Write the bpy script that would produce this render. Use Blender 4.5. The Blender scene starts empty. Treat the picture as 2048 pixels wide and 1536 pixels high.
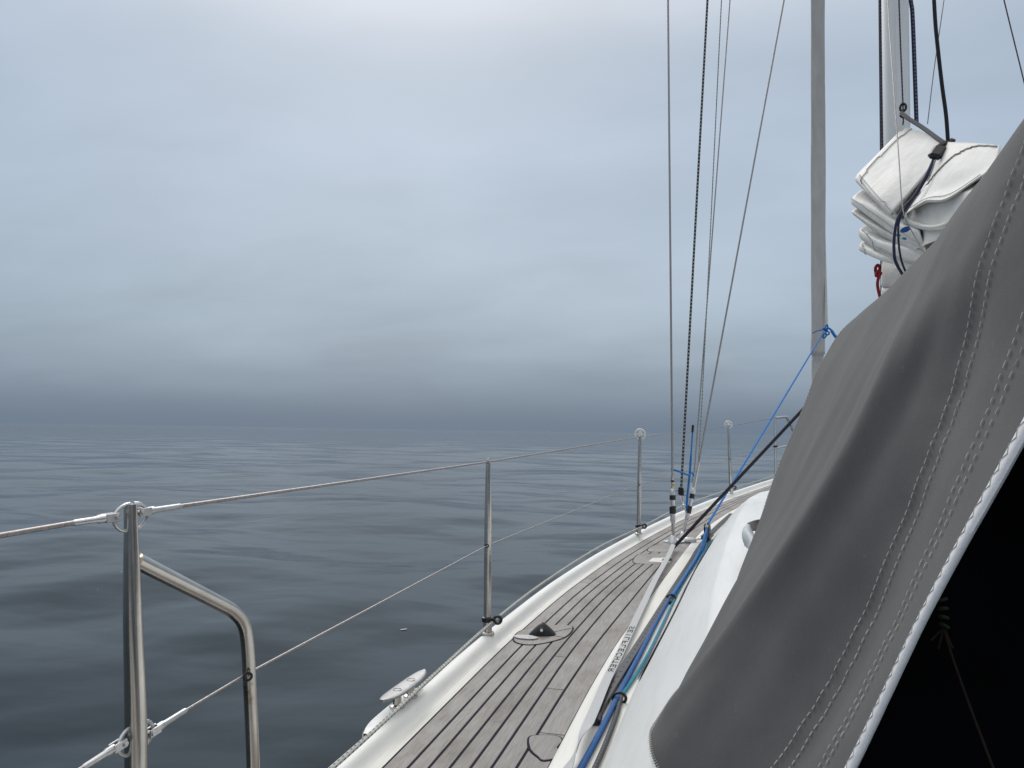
import bpy, math, random
import numpy as np
from mathutils import Vector, Matrix

random.seed(4)
rng = np.random.default_rng(4)
scene = bpy.context.scene
COL = scene.collection
R = math.radians

# ------------------------------------------------------------------ camera
# boat frame: X to starboard from the centreline, Y towards the bow, Z up from the water
CAM_POS = Vector((-1.05, 0.0, 1.95))
YAW, PITCH, ROLL = R(15.0), R(3.36), R(0.9)
cam_data = bpy.data.cameras.new('camera')
cam_data.sensor_width = 36.0
cam_data.lens = 1600.0 / 2048.0 * 36.0
cam_data.clip_start = 0.05
cam_data.clip_end = 40000.0
cam = bpy.data.objects.new('camera', cam_data)
COL.objects.link(cam)
fw = Vector((-math.sin(YAW) * math.cos(PITCH), math.cos(YAW) * math.cos(PITCH), math.sin(PITCH)))
rt = Vector((math.cos(YAW), math.sin(YAW), 0.0))
up = rt.cross(fw)
rt2 = rt * math.cos(ROLL) + up * math.sin(ROLL)
up2 = up * math.cos(ROLL) - rt * math.sin(ROLL)
m = Matrix((rt2, up2, -fw)).transposed().to_4x4()
m.translation = CAM_POS
cam.matrix_world = m
scene.camera = cam

# ------------------------------------------------------------------ light: overcast day
SUN_EL, SUN_AZ = R(40.0), R(-24.0)          # azimuth measured from the bow, negative to port
world = bpy.data.worlds.new('World')
scene.world = world
world.use_nodes = True
wn, wl = world.node_tree.nodes, world.node_tree.links
wn.clear()
w_out = wn.new('ShaderNodeOutputWorld')
tc = wn.new('ShaderNodeTexCoord')
sky = wn.new('ShaderNodeTexSky')
sky.sky_type = 'NISHITA'
sky.sun_disc = False
sky.sun_elevation = SUN_EL
sky.sun_rotation = SUN_AZ
sky.air_density = 1.5
sky.dust_density = 3.0
bg_sky = wn.new('ShaderNodeBackground')
bg_sky.inputs['Strength'].default_value = 0.06
wl.new(sky.outputs[0], bg_sky.inputs['Color'])
sep = wn.new('ShaderNodeSeparateXYZ')
wl.new(tc.outputs['Generated'], sep.inputs[0])


def wmath(op, a, b=None, c=None, clamp=False):
    n = wn.new('ShaderNodeMath')
    n.operation = op
    n.use_clamp = clamp
    for i, s in enumerate((a, b, c)):
        if s is None:
            continue
        if isinstance(s, (int, float)):
            n.inputs[i].default_value = s
        else:
            wl.new(s, n.inputs[i])
    return n.outputs[0]


zpos = wmath('MAXIMUM', sep.outputs[2], 0.0)
# cloud deck seen in perspective: direction projected on a flat layer
zz = wmath('ADD', zpos, 0.20)
cx = wmath('DIVIDE', sep.outputs[0], zz)
cy = wmath('DIVIDE', sep.outputs[1], zz)
comb = wn.new('ShaderNodeCombineXYZ')
wl.new(cx, comb.inputs[0]); wl.new(cy, comb.inputs[1])


def wnoise(scale, detail, rough, loc, stretch=(1, 1, 1), rot=0.0):
    mp = wn.new('ShaderNodeMapping')
    mp.inputs['Location'].default_value = loc
    mp.inputs['Scale'].default_value = stretch
    mp.inputs['Rotation'].default_value = (0, 0, rot)
    wl.new(comb.outputs[0], mp.inputs[0])
    n = wn.new('ShaderNodeTexNoise')
    n.inputs['Scale'].default_value = scale
    n.inputs['Detail'].default_value = detail
    n.inputs['Roughness'].default_value = rough
    n.inputs['Distortion'].default_value = 0.35
    wl.new(mp.outputs[0], n.inputs['Vector'])
    return n.outputs['Fac']


n_big = wnoise(0.75, 3.0, 0.5, (3.1, 1.7, 0), (0.9, 1.0, 1), R(20))
n_mid = wnoise(2.4, 6.0, 0.55, (7.3, 2.2, 0), (0.75, 1.2, 1), R(25))
# gradient of the cloud deck: thick and dark blue-grey low down, brighter overhead
ramp = wn.new('ShaderNodeValToRGB')
cr = ramp.color_ramp
cr.interpolation = 'B_SPLINE'
stops = SKY_STOPS = [
    (0.000, (0.160, 0.222, 0.300)),
    (0.018, (0.160, 0.221, 0.300)),
    (0.045, (0.215, 0.290, 0.384)),
    (0.090, (0.304, 0.390, 0.490)),
    (0.160, (0.400, 0.497, 0.605)),
    (0.280, (0.430, 0.530, 0.655)),
    (0.380, (0.450, 0.548, 0.676)),
    (0.470, (0.470, 0.560, 0.680)),
    (0.720, (1.120, 1.130, 1.140)),
    (1.000, (1.500, 1.500, 1.480)),
]
cr.elements[0].position = stops[0][0]
cr.elements[0].color = (*stops[0][1], 1)
cr.elements[1].position = stops[-1][0]
cr.elements[1].color = (*stops[-1][1], 1)
for p, c in stops[1:-1]:
    e = cr.elements.new(p)
    e.color = (*c, 1)
wl.new(zpos, ramp.inputs[0])
amp_big = wmath('MULTIPLY_ADD', n_big, 0.52, -0.26)
amp_mid = wmath('MULTIPLY_ADD', n_mid, 0.24, -0.12)
amp = wmath('ADD', amp_big, amp_mid)
fade = wmath('SMOOTH_MIN', wmath('MULTIPLY', zpos, 14.0), 1.0, 0.3)
gain = wmath('MULTIPLY_ADD', amp, fade, 1.0)
vm = wn.new('ShaderNodeVectorMath')
vm.operation = 'SCALE'
wl.new(ramp.outputs[0], vm.inputs[0])
wl.new(gain, vm.inputs['Scale'])
# thin spots in the cloud are a little warmer
tint = wn.new('ShaderNodeMix')
tint.data_type = 'RGBA'
tint.blend_type = 'MULTIPLY'
tint.inputs['B'].default_value = (1.02, 0.997, 0.985, 1)
wl.new(wmath('MULTIPLY_ADD', n_big, 3.5, -1.45, clamp=True), tint.inputs['Factor'])
# the hidden sun brightens and warms the cloud around it
sdir = (math.sin(SUN_AZ) * math.cos(SUN_EL), math.cos(SUN_AZ) * math.cos(SUN_EL), math.sin(SUN_EL))
dp = wn.new('ShaderNodeVectorMath')
dp.operation = 'DOT_PRODUCT'
wl.new(tc.outputs['Generated'], dp.inputs[0])
dp.inputs[1].default_value = sdir
glow = wmath('POWER', wmath('MAXIMUM', dp.outputs['Value'], 0.0), 9.0)
gl = wn.new('ShaderNodeVectorMath')
gl.operation = 'SCALE'
gl.inputs[0].default_value = (0.055, 0.047, 0.040)
wl.new(glow, gl.inputs['Scale'])
sm = wn.new('ShaderNodeVectorMath')
sm.operation = 'ADD'
wl.new(vm.outputs[0], sm.inputs[0])
wl.new(gl.outputs[0], sm.inputs[1])
wl.new(sm.outputs[0], tint.inputs['A'])
bg_cloud = wn.new('ShaderNodeBackground')
bg_cloud.inputs['Strength'].default_value = 1.0
wl.new(tint.outputs['Result'], bg_cloud.inputs['Color'])
mixw = wn.new('ShaderNodeMixShader')
mixw.inputs[0].default_value = 0.93
wl.new(bg_sky.outputs[0], mixw.inputs[1])
wl.new(bg_cloud.outputs[0], mixw.inputs[2])
wl.new(mixw.outputs[0], w_out.inputs['Surface'])

sun_data = bpy.data.lights.new('sun', 'SUN')
sun_data.energy = 1.25
sun_data.angle = R(28.0)
sun_data.color = (1.0, 0.975, 0.94)
sun = bpy.data.objects.new('sun', sun_data)
COL.objects.link(sun)
sd = Vector((math.sin(SUN_AZ) * math.cos(SUN_EL), math.cos(SUN_AZ) * math.cos(SUN_EL), math.sin(SUN_EL)))
sun.rotation_euler = sd.to_track_quat('Z', 'Y').to_euler()
sun.location = (0, 0, 30)

vs = scene.view_settings
vs.view_transform = 'Standard'
vs.look = 'None'
vs.exposure = 0.0
vs.gamma = 1.0
vs.use_curve_mapping = False

# ------------------------------------------------------------------ measured points, metres in the boat frame
DATA = {
    'cap_shroud': [(-1.3391, 4.6481, 1.3324), (-1.3618, 4.95, 1.5492), (-1.3952, 4.86, 4.6171), (-1.4175, 4.8, 6.517)],
    'aft_shroud': [(-1.2908, 4.7855, 1.3372), (-1.2767, 5.1, 1.4331), (-1.229, 5.1, 1.6806), (-0.6882, 5.28, 4.7533), (-0.3197, 5.4, 6.8214)],
    'inner_shroud': [(-1.2659, 5.12, 1.5857), (-1.2389, 5.12, 1.7257), (-1.0246, 5.25, 4.7801), (-0.8785, 5.3, 6.8582)],
    'black_halyard': [(-1.3154, 5.02, 1.591), (-1.301, 5.02, 1.7587), (-1.1617, 5.0, 4.6628), (-1.0683, 5.0, 6.6224)],
    'flag_halyard': [(-1.2731, 5.15, 1.512), (-1.2369, 5.15, 1.6622), (-1.201, 5.15, 2.0372), (-1.0777, 5.15, 4.733), (-0.9961, 5.15, 6.7456)],
    'blue_cover': [(-1.2464, 5.06, 2.0043), (-1.2522, 5.06, 1.9119), (-1.2637, 5.06, 1.7275), (-1.2783, 5.06, 1.5742), (-1.2841, 5.06, 1.4885)],
    'blue_tie': [(-1.3702, 4.93, 1.7362), (-1.3328, 4.95, 1.7243), (-1.3018, 4.98, 1.7118), (-1.2709, 5.02, 1.6987), (-1.2521, 5.07, 1.709), (-1.2404, 5.08, 1.6905)],
    'halyard_knot': [(-1.3154, 5.02, 1.591)],
    'black_line': [(-1.3596, 4.6269, 1.2617), (-1.0003, 4.75, 1.6773), (-0.6322, 4.95, 2.0841), (-0.055, 5.2, 2.7413)],
    'blue_sheet_fwd': [(-1.1381, 4.9, 1.4004), (-0.8782, 6.2, 1.7078), (-0.3567, 8.2, 2.4144), (0.0488, 9.85, 3.1067)],
    'genoa': [(0.0, 9.639, 10.0782), (0.0, 9.7671, 7.087), (0.0, 9.8745, 5.3188), (0.0, 10.0034, 3.1969), (0.0, 10.1392, 2.7338), (0.0, 10.2155, 2.3785)],
    'mast_ref': [(0.0, 5.4002, 4.7302), (0.0, 5.3981, 3.755)],
    'blue_rope': [(-1.1529, 5.2192, 1.3238), (-1.172, 4.7756, 1.3073), (-1.2082, 4.2489, 1.2894), (-1.2479, 3.7677, 1.273), (-1.2763, 3.4544, 1.2624), (-1.3008, 3.0543, 1.2489), (-1.318, 2.6487, 1.2381), (-1.3338, 2.2464, 1.2334), (-1.3409, 1.989, 1.2317), (-1.3503, 1.7607, 1.2301), (-1.3604, 1.5668, 1.2287)],
    'blue_rope2': [(-1.1673, 5.0527, 1.3308), (-1.1912, 4.4968, 1.3113), (-1.2288, 3.9323, 1.2921), (-1.266, 3.4526, 1.2759)],
    'teal_rope': [(-1.1405, 5.0389, 1.3158), (-1.1679, 4.6187, 1.3009), (-1.2087, 4.0115, 1.2803), (-1.2534, 3.4838, 1.2624), (-1.2725, 3.1173, 1.25), (-1.2913, 2.7066, 1.2383), (-1.3093, 2.4224, 1.2339), (-1.325, 2.2524, 1.2325)],
    'grey_rope': [(-1.3254, 2.2336, 1.2329), (-1.3197, 2.0779, 1.2318), (-1.3194, 1.9003, 1.2305), (-1.3225, 1.7441, 1.2295), (-1.329, 1.5562, 1.2282)],
    'rope_clips': [(-1.2753, 3.4394, 1.2654), (-1.3309, 2.2025, 1.2366)],
    'strap': [(-1.3368, 4.6561, 1.3147), (-1.3431, 4.3415, 1.304), (-1.362, 3.7871, 1.2852), (-1.3692, 3.3411, 1.2701), (-1.3744, 2.9524, 1.2572), (-1.3771, 2.606, 1.2489), (-1.3763, 2.321, 1.2455), (-1.3723, 2.0704, 1.2437), (-1.3702, 1.9082, 1.2426), (-1.3689, 1.8085, 1.2419), (-1.3711, 1.7253, 1.2413), (-1.3784, 1.5353, 1.24)],
    'track': [(-1.3703, 2.0266, 1.2374), (-1.3602, 2.2773, 1.2392), (-1.3275, 2.8238, 1.2475), (-1.2904, 3.3644, 1.2649), (-1.2273, 4.2272, 1.2941), (-1.1932, 4.7363, 1.3114), (-1.1192, 5.4389, 1.3381), (-1.0141, 6.1653, 1.3677)],
    'block': [(-1.1487, 5.0074, 1.3551)],
    'rail_rope_eyes': [(-1.8267, 2.72, 1.2923), (-1.5443, 5.05, 1.3743), (-0.9719, 7.47, 1.4766)],
    'cleat_base': [(-1.8582, 1.9559, 1.2409), (-1.8409, 2.0368, 1.2415)],
    'cleat_horn': [(-1.8524, 1.8525, 1.283), (-1.844, 2.1202, 1.283)],
    'oval': [(-1.7677, 2.7527, 1.2258), (-1.766, 2.8667, 1.2287), (-1.699, 2.9497, 1.2311), (-1.629, 2.9777, 1.232), (-1.5929, 2.9462, 1.231), (-1.6007, 2.8163, 1.2273), (-1.672, 2.712, 1.2249), (-1.7308, 2.7003, 1.2246)],
    'oval_plate': [(-1.7271, 2.7705, 1.2282)],
    'hood': [(-1.6814, 2.8304, 1.2297)],
    'inlay_a': [(-1.5065, 1.9126, 1.2166), (-1.4905, 1.9338, 1.2168), (-1.4469, 1.9439, 1.2168), (-1.4275, 1.9208, 1.2167), (-1.4276, 1.8683, 1.2163), (-1.3981, 1.8683, 1.2163), (-1.3845, 1.8577, 1.2162), (-1.4393, 1.798, 1.2158), (-1.4625, 1.8136, 1.2159), (-1.4887, 1.8496, 1.2162)],
    'inlay_b': [(-1.5202, 4.2588, 1.2752), (-1.5163, 4.4946, 1.2832), (-1.4552, 4.5134, 1.2838), (-1.3519, 4.5921, 1.2865), (-1.2843, 4.6608, 1.2888), (-1.2692, 4.6334, 1.2879), (-1.2824, 4.4167, 1.2805), (-1.3558, 4.2676, 1.2755), (-1.4545, 4.2239, 1.274)],
    'tray': [(-1.4427, 4.2889, 1.2802), (-1.431, 4.3929, 1.2837), (-1.3285, 4.4391, 1.2853), (-1.3321, 4.2947, 1.2804)],
    'inlay_c': [(-1.4804, 4.6656, 1.289), (-1.4531, 4.8098, 1.294), (-1.375, 4.9401, 1.2987), (-1.2673, 4.8324, 1.2948), (-1.2385, 4.7567, 1.2921), (-1.2503, 4.6392, 1.2881), (-1.3529, 4.6076, 1.287), (-1.4622, 4.5899, 1.2864)],
    'chain': [(-1.3543, 4.8928, 1.297), (-1.3033, 5.0351, 1.3022), (-1.272, 4.9358, 1.2985)],
    'bow_cleat': [(-0.7366, 6.5845, 1.5991)],
    'pulpit': [(-0.563, 8.6, 1.5042), (-0.5658, 8.6, 2.1245), (-0.4401, 8.95, 2.1434), (-0.4165, 9.0, 2.1234), (-0.3221, 9.25, 1.9437), (-0.189, 9.5, 1.4564)],
    'pulpit_mid': [(-0.562, 8.6, 1.8137), (-0.4299, 8.97, 1.8366), (-0.2876, 9.3, 1.8512)],
    'gate_post': [(-1.845, 0.9402, 1.841), (-1.845, 0.9433, 1.805), (-1.845, 0.9552, 1.673), (-1.845, 0.9709, 1.5115)],
    'gate_leg': [(-1.845, 0.9557, 1.7621), (-1.845, 0.9847, 1.7472), (-1.845, 1.1539, 1.6625), (-1.845, 1.1966, 1.6382), (-1.845, 1.2241, 1.6121), (-1.845, 1.2367, 1.5754), (-1.845, 1.249, 1.4959), (-1.845, 1.2657, 1.3715)],
    'life_up_aft': [(-1.845, 0.9047, 1.826), (-1.845, 0.8394, 1.8256), (-1.845, 0.7352, 1.8226), (-1.845, 0.5324, 1.8167)],
    'life_up_fwd': [(-1.845, 0.9636, 1.8278), (-1.845, 0.9798, 1.8278), (-1.845, 1.0472, 1.8291)],
    'life_lo_aft': [(-1.845, 0.9382, 1.5167), (-1.845, 0.8747, 1.5111), (-1.845, 0.7548, 1.5007)],
    'life_lo_fwd': [(-1.845, 1.0032, 1.5118), (-1.845, 1.0777, 1.5177), (-1.845, 1.2323, 1.5261)],
    'feather': [(-4.0639, 7.3253, 0.0)],
    'foam': [(-4.4254, 13.7106, 0.0), (-4.0201, 13.7369, 0.0), (-4.7795, 16.1592, 0.0), (-3.7217, 13.1039, 0.0), (-3.0673, 13.0641, 0.0), (-3.8589, 12.1658, 0.0), (-8.0667, 7.8268, 0.0), (-11.7899, 10.8857, 0.0), (-8.5041, 8.703, 0.0), (-6.5629, 9.2577, 0.0), (-6.0637, 9.8167, 0.0), (-8.9814, 18.2679, 0.0), (-7.2531, 16.8287, 0.0), (-4.8984, 7.0044, 0.0), (-4.7827, 9.682, 0.0), (-5.2026, 11.2627, 0.0)],
    'sail_a': [[(0.025, 5.3, 3.8574), (0.0545, 5.1, 3.7613), (0.0664, 4.85, 3.6413), (0.0756, 4.6, 3.5108)], [(-0.0899, 5.3, 3.7529), (-0.0597, 5.05, 3.6289), (-0.0285, 4.82, 3.5039), (0.0017, 4.6, 3.3813)], [(-0.1886, 5.3, 3.6462), (-0.1559, 5.05, 3.5097), (-0.1363, 4.8, 3.3797), (-0.0968, 4.6, 3.258)], [(-0.2412, 5.3, 3.5801), (-0.2337, 5.03, 3.4276), (-0.2198, 4.8, 3.291), (-0.1824, 4.62, 3.1573)], [(-0.2326, 5.32, 3.554), (-0.2291, 5.06, 3.4092), (-0.2114, 4.85, 3.282), (-0.17, 4.7, 3.1618)], [(-0.1671, 5.4, 3.6068), (-0.1527, 5.15, 3.4803), (-0.1348, 4.95, 3.3733), (-0.0927, 4.82, 3.2748)]],
    'sail_a_under': [[(-0.0013, 5.34, 3.8556), (0.0429, 5.15, 3.726), (0.0816, 4.75, 3.4944)], [(-0.1614, 5.34, 3.6895), (-0.0788, 5.1, 3.5053), (0.0048, 4.75, 3.3324)], [(-0.2556, 5.34, 3.5874), (-0.2117, 5.05, 3.3931), (-0.1289, 4.72, 3.1371)], [(-0.2442, 5.36, 3.5479), (-0.1989, 5.08, 3.3619), (-0.1174, 4.78, 3.1353)], [(-0.1593, 5.45, 3.5831), (-0.0892, 5.2, 3.3898), (-0.0051, 4.95, 3.2197)]],
    'sail_a_inside': [[(0.0756, 4.62, 3.5125), (0.0062, 4.62, 3.3821), (-0.0927, 4.62, 3.2583), (-0.1787, 4.64, 3.1571)], [(0.1139, 4.8, 3.5372), (0.0686, 4.85, 3.4299), (-0.0248, 4.85, 3.3078), (-0.1282, 4.8, 3.1919)], [(0.0887, 4.78, 3.4985), (0.0621, 4.8, 3.4143), (-0.0151, 4.8, 3.2926), (-0.1229, 4.75, 3.1614)]],
    'sail_b': [[(0.0709, 4.6, 3.5139), (0.0625, 4.25, 3.3863), (0.0547, 3.95, 3.2747), (0.0296, 3.6, 3.1432)], [(0.0312, 4.6, 3.4251), (0.005, 4.2, 3.3065), (0.0258, 3.92, 3.2366), (0.0232, 3.58, 3.118)], [(-0.0092, 4.62, 3.3207), (-0.0496, 4.16, 3.1995), (-0.0162, 3.88, 3.1468), (0.0046, 3.55, 3.0721)], [(-0.0822, 4.58, 3.2054), (-0.0922, 4.14, 3.1088), (-0.0526, 3.86, 3.0598), (-0.0197, 3.53, 3.0325)], [(-0.1388, 4.52, 3.1171), (-0.1361, 4.12, 3.0718), (-0.1141, 3.84, 2.9995), (-0.0642, 3.52, 2.9977)]],
    'sail_b_inside': [[(-0.1092, 4.5, 3.1312), (-0.1339, 4.13, 3.0721), (-0.1117, 3.85, 3.0), (-0.0615, 3.53, 2.9987)], [(0.0212, 4.95, 3.2356), (0.0428, 4.75, 3.2022), (0.0766, 4.5, 3.1519), (0.1425, 4.2, 3.1554)], [(-0.0108, 4.9, 3.1836), (0.0252, 4.72, 3.1288), (0.0707, 4.48, 3.0842), (0.138, 4.15, 3.0926)], [(-0.1153, 4.52, 3.0839), (-0.1267, 4.15, 2.9585), (-0.1108, 3.86, 2.8973), (-0.0603, 3.54, 2.9016)]],
    'sail_b_outer': [[(-0.1427, 4.5, 3.1198), (-0.1277, 4.46, 3.0663), (-0.1334, 4.12, 2.9488), (-0.1157, 3.84, 2.8902), (-0.0516, 3.52, 2.8995)], [(-0.1438, 4.52, 3.0961), (-0.1212, 4.47, 3.0449), (-0.1226, 4.14, 2.9437), (-0.105, 3.86, 2.8836), (-0.0427, 3.54, 2.8843)], [(-0.1339, 4.62, 3.0948), (-0.0847, 4.6, 3.0628), (-0.0801, 4.3, 2.9743), (-0.0605, 4.0, 2.9054), (0.01, 3.7, 2.9048)], [(-0.0421, 4.9, 3.1566), (-0.0124, 4.8, 3.1097), (-0.0068, 4.5, 3.0257), (0.0106, 4.2, 2.9569), (0.0748, 3.9, 2.9337)]],
    'sail_c': [[(-0.2209, 5.4, 3.5135), (-0.1539, 5.15, 3.3732), (-0.0933, 4.9, 3.2256), (-0.0313, 4.6, 3.0735)], [(-0.2771, 5.3, 3.449), (-0.2127, 5.0, 3.298), (-0.154, 4.72, 3.1384), (-0.0991, 4.4, 2.995)], [(-0.2948, 5.28, 3.4127), (-0.2246, 4.98, 3.2399), (-0.1585, 4.7, 3.0725), (-0.0882, 4.35, 2.8985)], [(-0.2834, 5.3, 3.3923), (-0.2102, 5.02, 3.22), (-0.1442, 4.75, 3.0619), (-0.0684, 4.42, 2.8955)], [(-0.2052, 5.45, 3.4363), (-0.1322, 5.2, 3.2876), (-0.0716, 4.95, 3.1361), (-0.0088, 4.6, 2.9652)]],
    'sail_d': [[(-0.2067, 5.44, 3.4336), (-0.1413, 5.15, 3.2504), (-0.0688, 4.9, 3.0947), (-0.0089, 4.6, 2.9519)], [(-0.2808, 5.32, 3.366), (-0.2033, 5.03, 3.1984), (-0.1222, 4.76, 3.0492), (-0.0546, 4.4, 2.8828)], [(-0.2854, 5.31, 3.3413), (-0.2054, 5.02, 3.1603), (-0.1227, 4.76, 3.013), (-0.0436, 4.4, 2.8441)], [(-0.252, 5.36, 3.3273), (-0.1783, 5.1, 3.1608), (-0.0944, 4.84, 3.0132), (-0.014, 4.5, 2.8485)]],
    'sail_e': [[(-0.1663, 5.46, 3.307), (-0.1056, 5.2, 3.1695), (-0.0461, 4.95, 3.071), (0.0394, 4.6, 2.9897)], [(-0.2339, 5.33, 3.2517), (-0.1735, 5.02, 3.1053), (-0.1065, 4.74, 3.002), (-0.0087, 4.4, 2.8936)], [(-0.2504, 5.3, 3.2009), (-0.1863, 4.98, 3.0552), (-0.1152, 4.7, 2.9327), (-0.0103, 4.35, 2.812)], [(-0.2261, 5.31, 3.1675), (-0.1699, 5.0, 3.0119), (-0.0998, 4.73, 2.8943), (-0.0037, 4.38, 2.775)], [(-0.1689, 5.38, 3.1622), (-0.1252, 5.1, 3.014), (-0.0682, 4.85, 2.901), (0.0248, 4.5, 2.7846)]],
    'sail_f': [[(-0.1588, 5.44, 3.1983), (-0.0929, 5.2, 3.0618), (-0.0344, 4.95, 2.9605), (0.0373, 4.6, 2.8434)], [(-0.2289, 5.33, 3.1628), (-0.1627, 5.04, 3.0293), (-0.0944, 4.78, 2.9324), (-0.0099, 4.4, 2.8045)], [(-0.2469, 5.31, 3.1086), (-0.1801, 5.02, 2.9872), (-0.1069, 4.77, 2.9029), (-0.0105, 4.4, 2.7614)], [(-0.1876, 5.34, 3.0874), (-0.1481, 5.08, 2.9868), (-0.0972, 4.82, 2.896), (0.0033, 4.46, 2.7467)], [(-0.1337, 5.42, 3.1123), (-0.0934, 5.2, 3.016), (-0.0479, 4.95, 2.9264), (0.0363, 4.6, 2.7718)]],
    'sail_tack': [[(-0.0778, 5.44, 3.1144), (-0.0186, 5.3, 3.0342), (0.0492, 5.1, 2.9297)], [(-0.1068, 5.38, 3.0074), (-0.0527, 5.2, 2.9383), (0.0271, 5.0, 2.867)], [(-0.1171, 5.36, 2.8998), (-0.0575, 5.18, 2.8529), (0.022, 4.98, 2.8056)], [(-0.0953, 5.42, 2.8879), (-0.0357, 5.28, 2.861), (0.0478, 5.1, 2.8262)]],
    'sail_foot': [[(-0.0952, 5.42, 2.8974), (-0.0393, 5.26, 2.8729), (0.0395, 5.06, 2.8399)], [(-0.1129, 5.37, 2.8638), (-0.0558, 5.19, 2.8365), (0.0242, 4.99, 2.8073)], [(-0.1181, 5.36, 2.7994), (-0.0585, 5.18, 2.7684), (0.0211, 4.98, 2.7336)], [(-0.104, 5.38, 2.7237), (-0.049, 5.22, 2.6988), (0.0287, 5.02, 2.6674)]],
    'mark_a': [(-0.1277, 4.47, 3.0316), (-0.1279, 4.47, 3.0257), (-0.1318, 4.47, 3.0193), (-0.1388, 4.47, 3.0135), (-0.1479, 4.47, 3.0092), (-0.1576, 4.47, 3.0069), (-0.1665, 4.47, 3.0071), (-0.1733, 4.47, 3.0097), (-0.1768, 4.47, 3.0143), (-0.1766, 4.47, 3.0202), (-0.1726, 4.47, 3.0266), (-0.1656, 4.47, 3.0324), (-0.1565, 4.47, 3.0367), (-0.1468, 4.47, 3.039), (-0.1379, 4.47, 3.0388), (-0.1312, 4.47, 3.0362)],
    'mark_b': [(-0.1803, 4.44, 2.9843), (-0.1819, 4.44, 2.9822), (-0.1849, 4.44, 2.9811), (-0.189, 4.44, 2.9811), (-0.1934, 4.44, 2.9823), (-0.1976, 4.44, 2.9845), (-0.2008, 4.44, 2.9873), (-0.2026, 4.44, 2.9903), (-0.2028, 4.44, 2.9931), (-0.2012, 4.44, 2.9952), (-0.1981, 4.44, 2.9964), (-0.1941, 4.44, 2.9963), (-0.1896, 4.44, 2.9951), (-0.1855, 4.44, 2.9929), (-0.1823, 4.44, 2.9901), (-0.1804, 4.44, 2.9871)],
    'mark_c': [(-0.1575, 4.42, 2.9606), (-0.1589, 4.42, 2.9585), (-0.1617, 4.42, 2.9573), (-0.1654, 4.42, 2.9572), (-0.1694, 4.42, 2.9582), (-0.173, 4.42, 2.9602), (-0.1759, 4.42, 2.9628), (-0.1775, 4.42, 2.9657), (-0.1775, 4.42, 2.9685), (-0.176, 4.42, 2.9706), (-0.1732, 4.42, 2.9718), (-0.1696, 4.42, 2.9719), (-0.1656, 4.42, 2.9709), (-0.1619, 4.42, 2.9689), (-0.1591, 4.42, 2.9663), (-0.1575, 4.42, 2.9633)],
    'sail_seam_a': [(0.0386, 5.178, 3.7979), (-0.0151, 5.188, 3.7567), (-0.0826, 5.188, 3.6817), (-0.1561, 5.188, 3.6067), (-0.2364, 5.148, 3.5252)],
    'sail_seam_b': [(-0.1244, 4.47, 3.1711), (-0.0646, 4.49, 3.2628), (0.0023, 4.46, 3.3328), (0.0014, 4.23, 3.3022), (0.0169, 4.0, 3.2582), (0.0113, 3.6, 3.1384)],
    'sail_strap': [(-0.0012, 4.48, 3.4211), (-0.0347, 4.44, 3.3445), (-0.068, 4.42, 3.2753), (-0.1246, 4.4, 3.177), (-0.1759, 4.38, 3.1175), (-0.2107, 4.36, 3.0523), (-0.2256, 4.36, 2.9709), (-0.2287, 4.36, 2.8942), (-0.2202, 4.36, 2.8299), (-0.167, 4.4, 2.7515), (-0.0587, 4.5, 2.6574)],
    'sail_strap2': [(-0.0156, 4.46, 3.3891), (-0.0468, 4.43, 3.303), (-0.0989, 4.41, 3.2042), (-0.1575, 4.39, 3.1244), (-0.2015, 4.36, 3.0466), (-0.2092, 4.35, 2.9421), (-0.1925, 4.36, 2.8288), (-0.1439, 4.4, 2.7456), (-0.0353, 4.5, 2.6568)],
    'strap_block': [(0.0225, 4.5, 3.4447), (-0.0108, 4.46, 3.3966)],
    'batten_line': [(-0.0192, 5.2, 3.9165), (-0.0067, 5.1, 3.8454), (0.0296, 4.9, 3.7091), (0.0493, 4.66, 3.5564), (0.061, 4.56, 3.4922)],
    'black_topping': [(0.0171, 4.55, 4.2692), (0.0224, 4.55, 4.132), (0.0324, 4.55, 3.9948), (0.0488, 4.55, 3.8038), (0.0655, 4.55, 3.6408), (0.0729, 4.55, 3.4984)],
    'mast_line_a': [(-0.0034, 5.3, 5.3258), (-0.0052, 5.3, 4.6768), (-0.0004, 5.25, 3.9691), (-0.0017, 5.25, 3.8595)],
    'lazy_line': [(-0.0912, 5.2, 5.2732), (-0.1239, 5.0, 4.5301), (-0.1737, 4.6, 3.8197), (-0.2041, 4.34, 3.3494), (-0.2124, 4.22, 3.0602), (-0.1756, 4.2, 2.9418), (-0.1435, 4.15, 2.8433), (-0.1022, 4.1, 2.7352)],
    'thin_line_b': [(0.1232, 4.6, 4.6142), (0.0772, 4.6, 4.2885), (0.0351, 4.65, 3.9312), (0.0106, 4.7, 3.6546)],
    'thin_line_c': [(0.1147, 3.9, 4.0907), (0.1472, 3.9, 3.9018), (0.1867, 3.9, 3.6912), (0.2257, 3.9, 3.4834), (0.2743, 3.9, 3.2105)],
    'mast_rope_fwd': [(-0.0645, 5.56, 5.5097), (-0.0656, 5.56, 4.8248), (-0.0715, 5.52, 3.7701), (-0.0791, 5.5, 2.8212)],
    'mast_rope_fwd2': [(-0.0636, 5.6, 5.5363), (-0.0676, 5.6, 4.8467), (-0.0764, 5.56, 3.7842), (-0.0851, 5.55, 2.8295)],
    'mast_rope_aft': [(0.0781, 5.5, 4.9747), (0.105, 5.5, 4.754), (0.1128, 5.5, 4.6699), (0.1204, 5.5, 4.3381), (0.1231, 5.48, 3.9527)],
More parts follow.
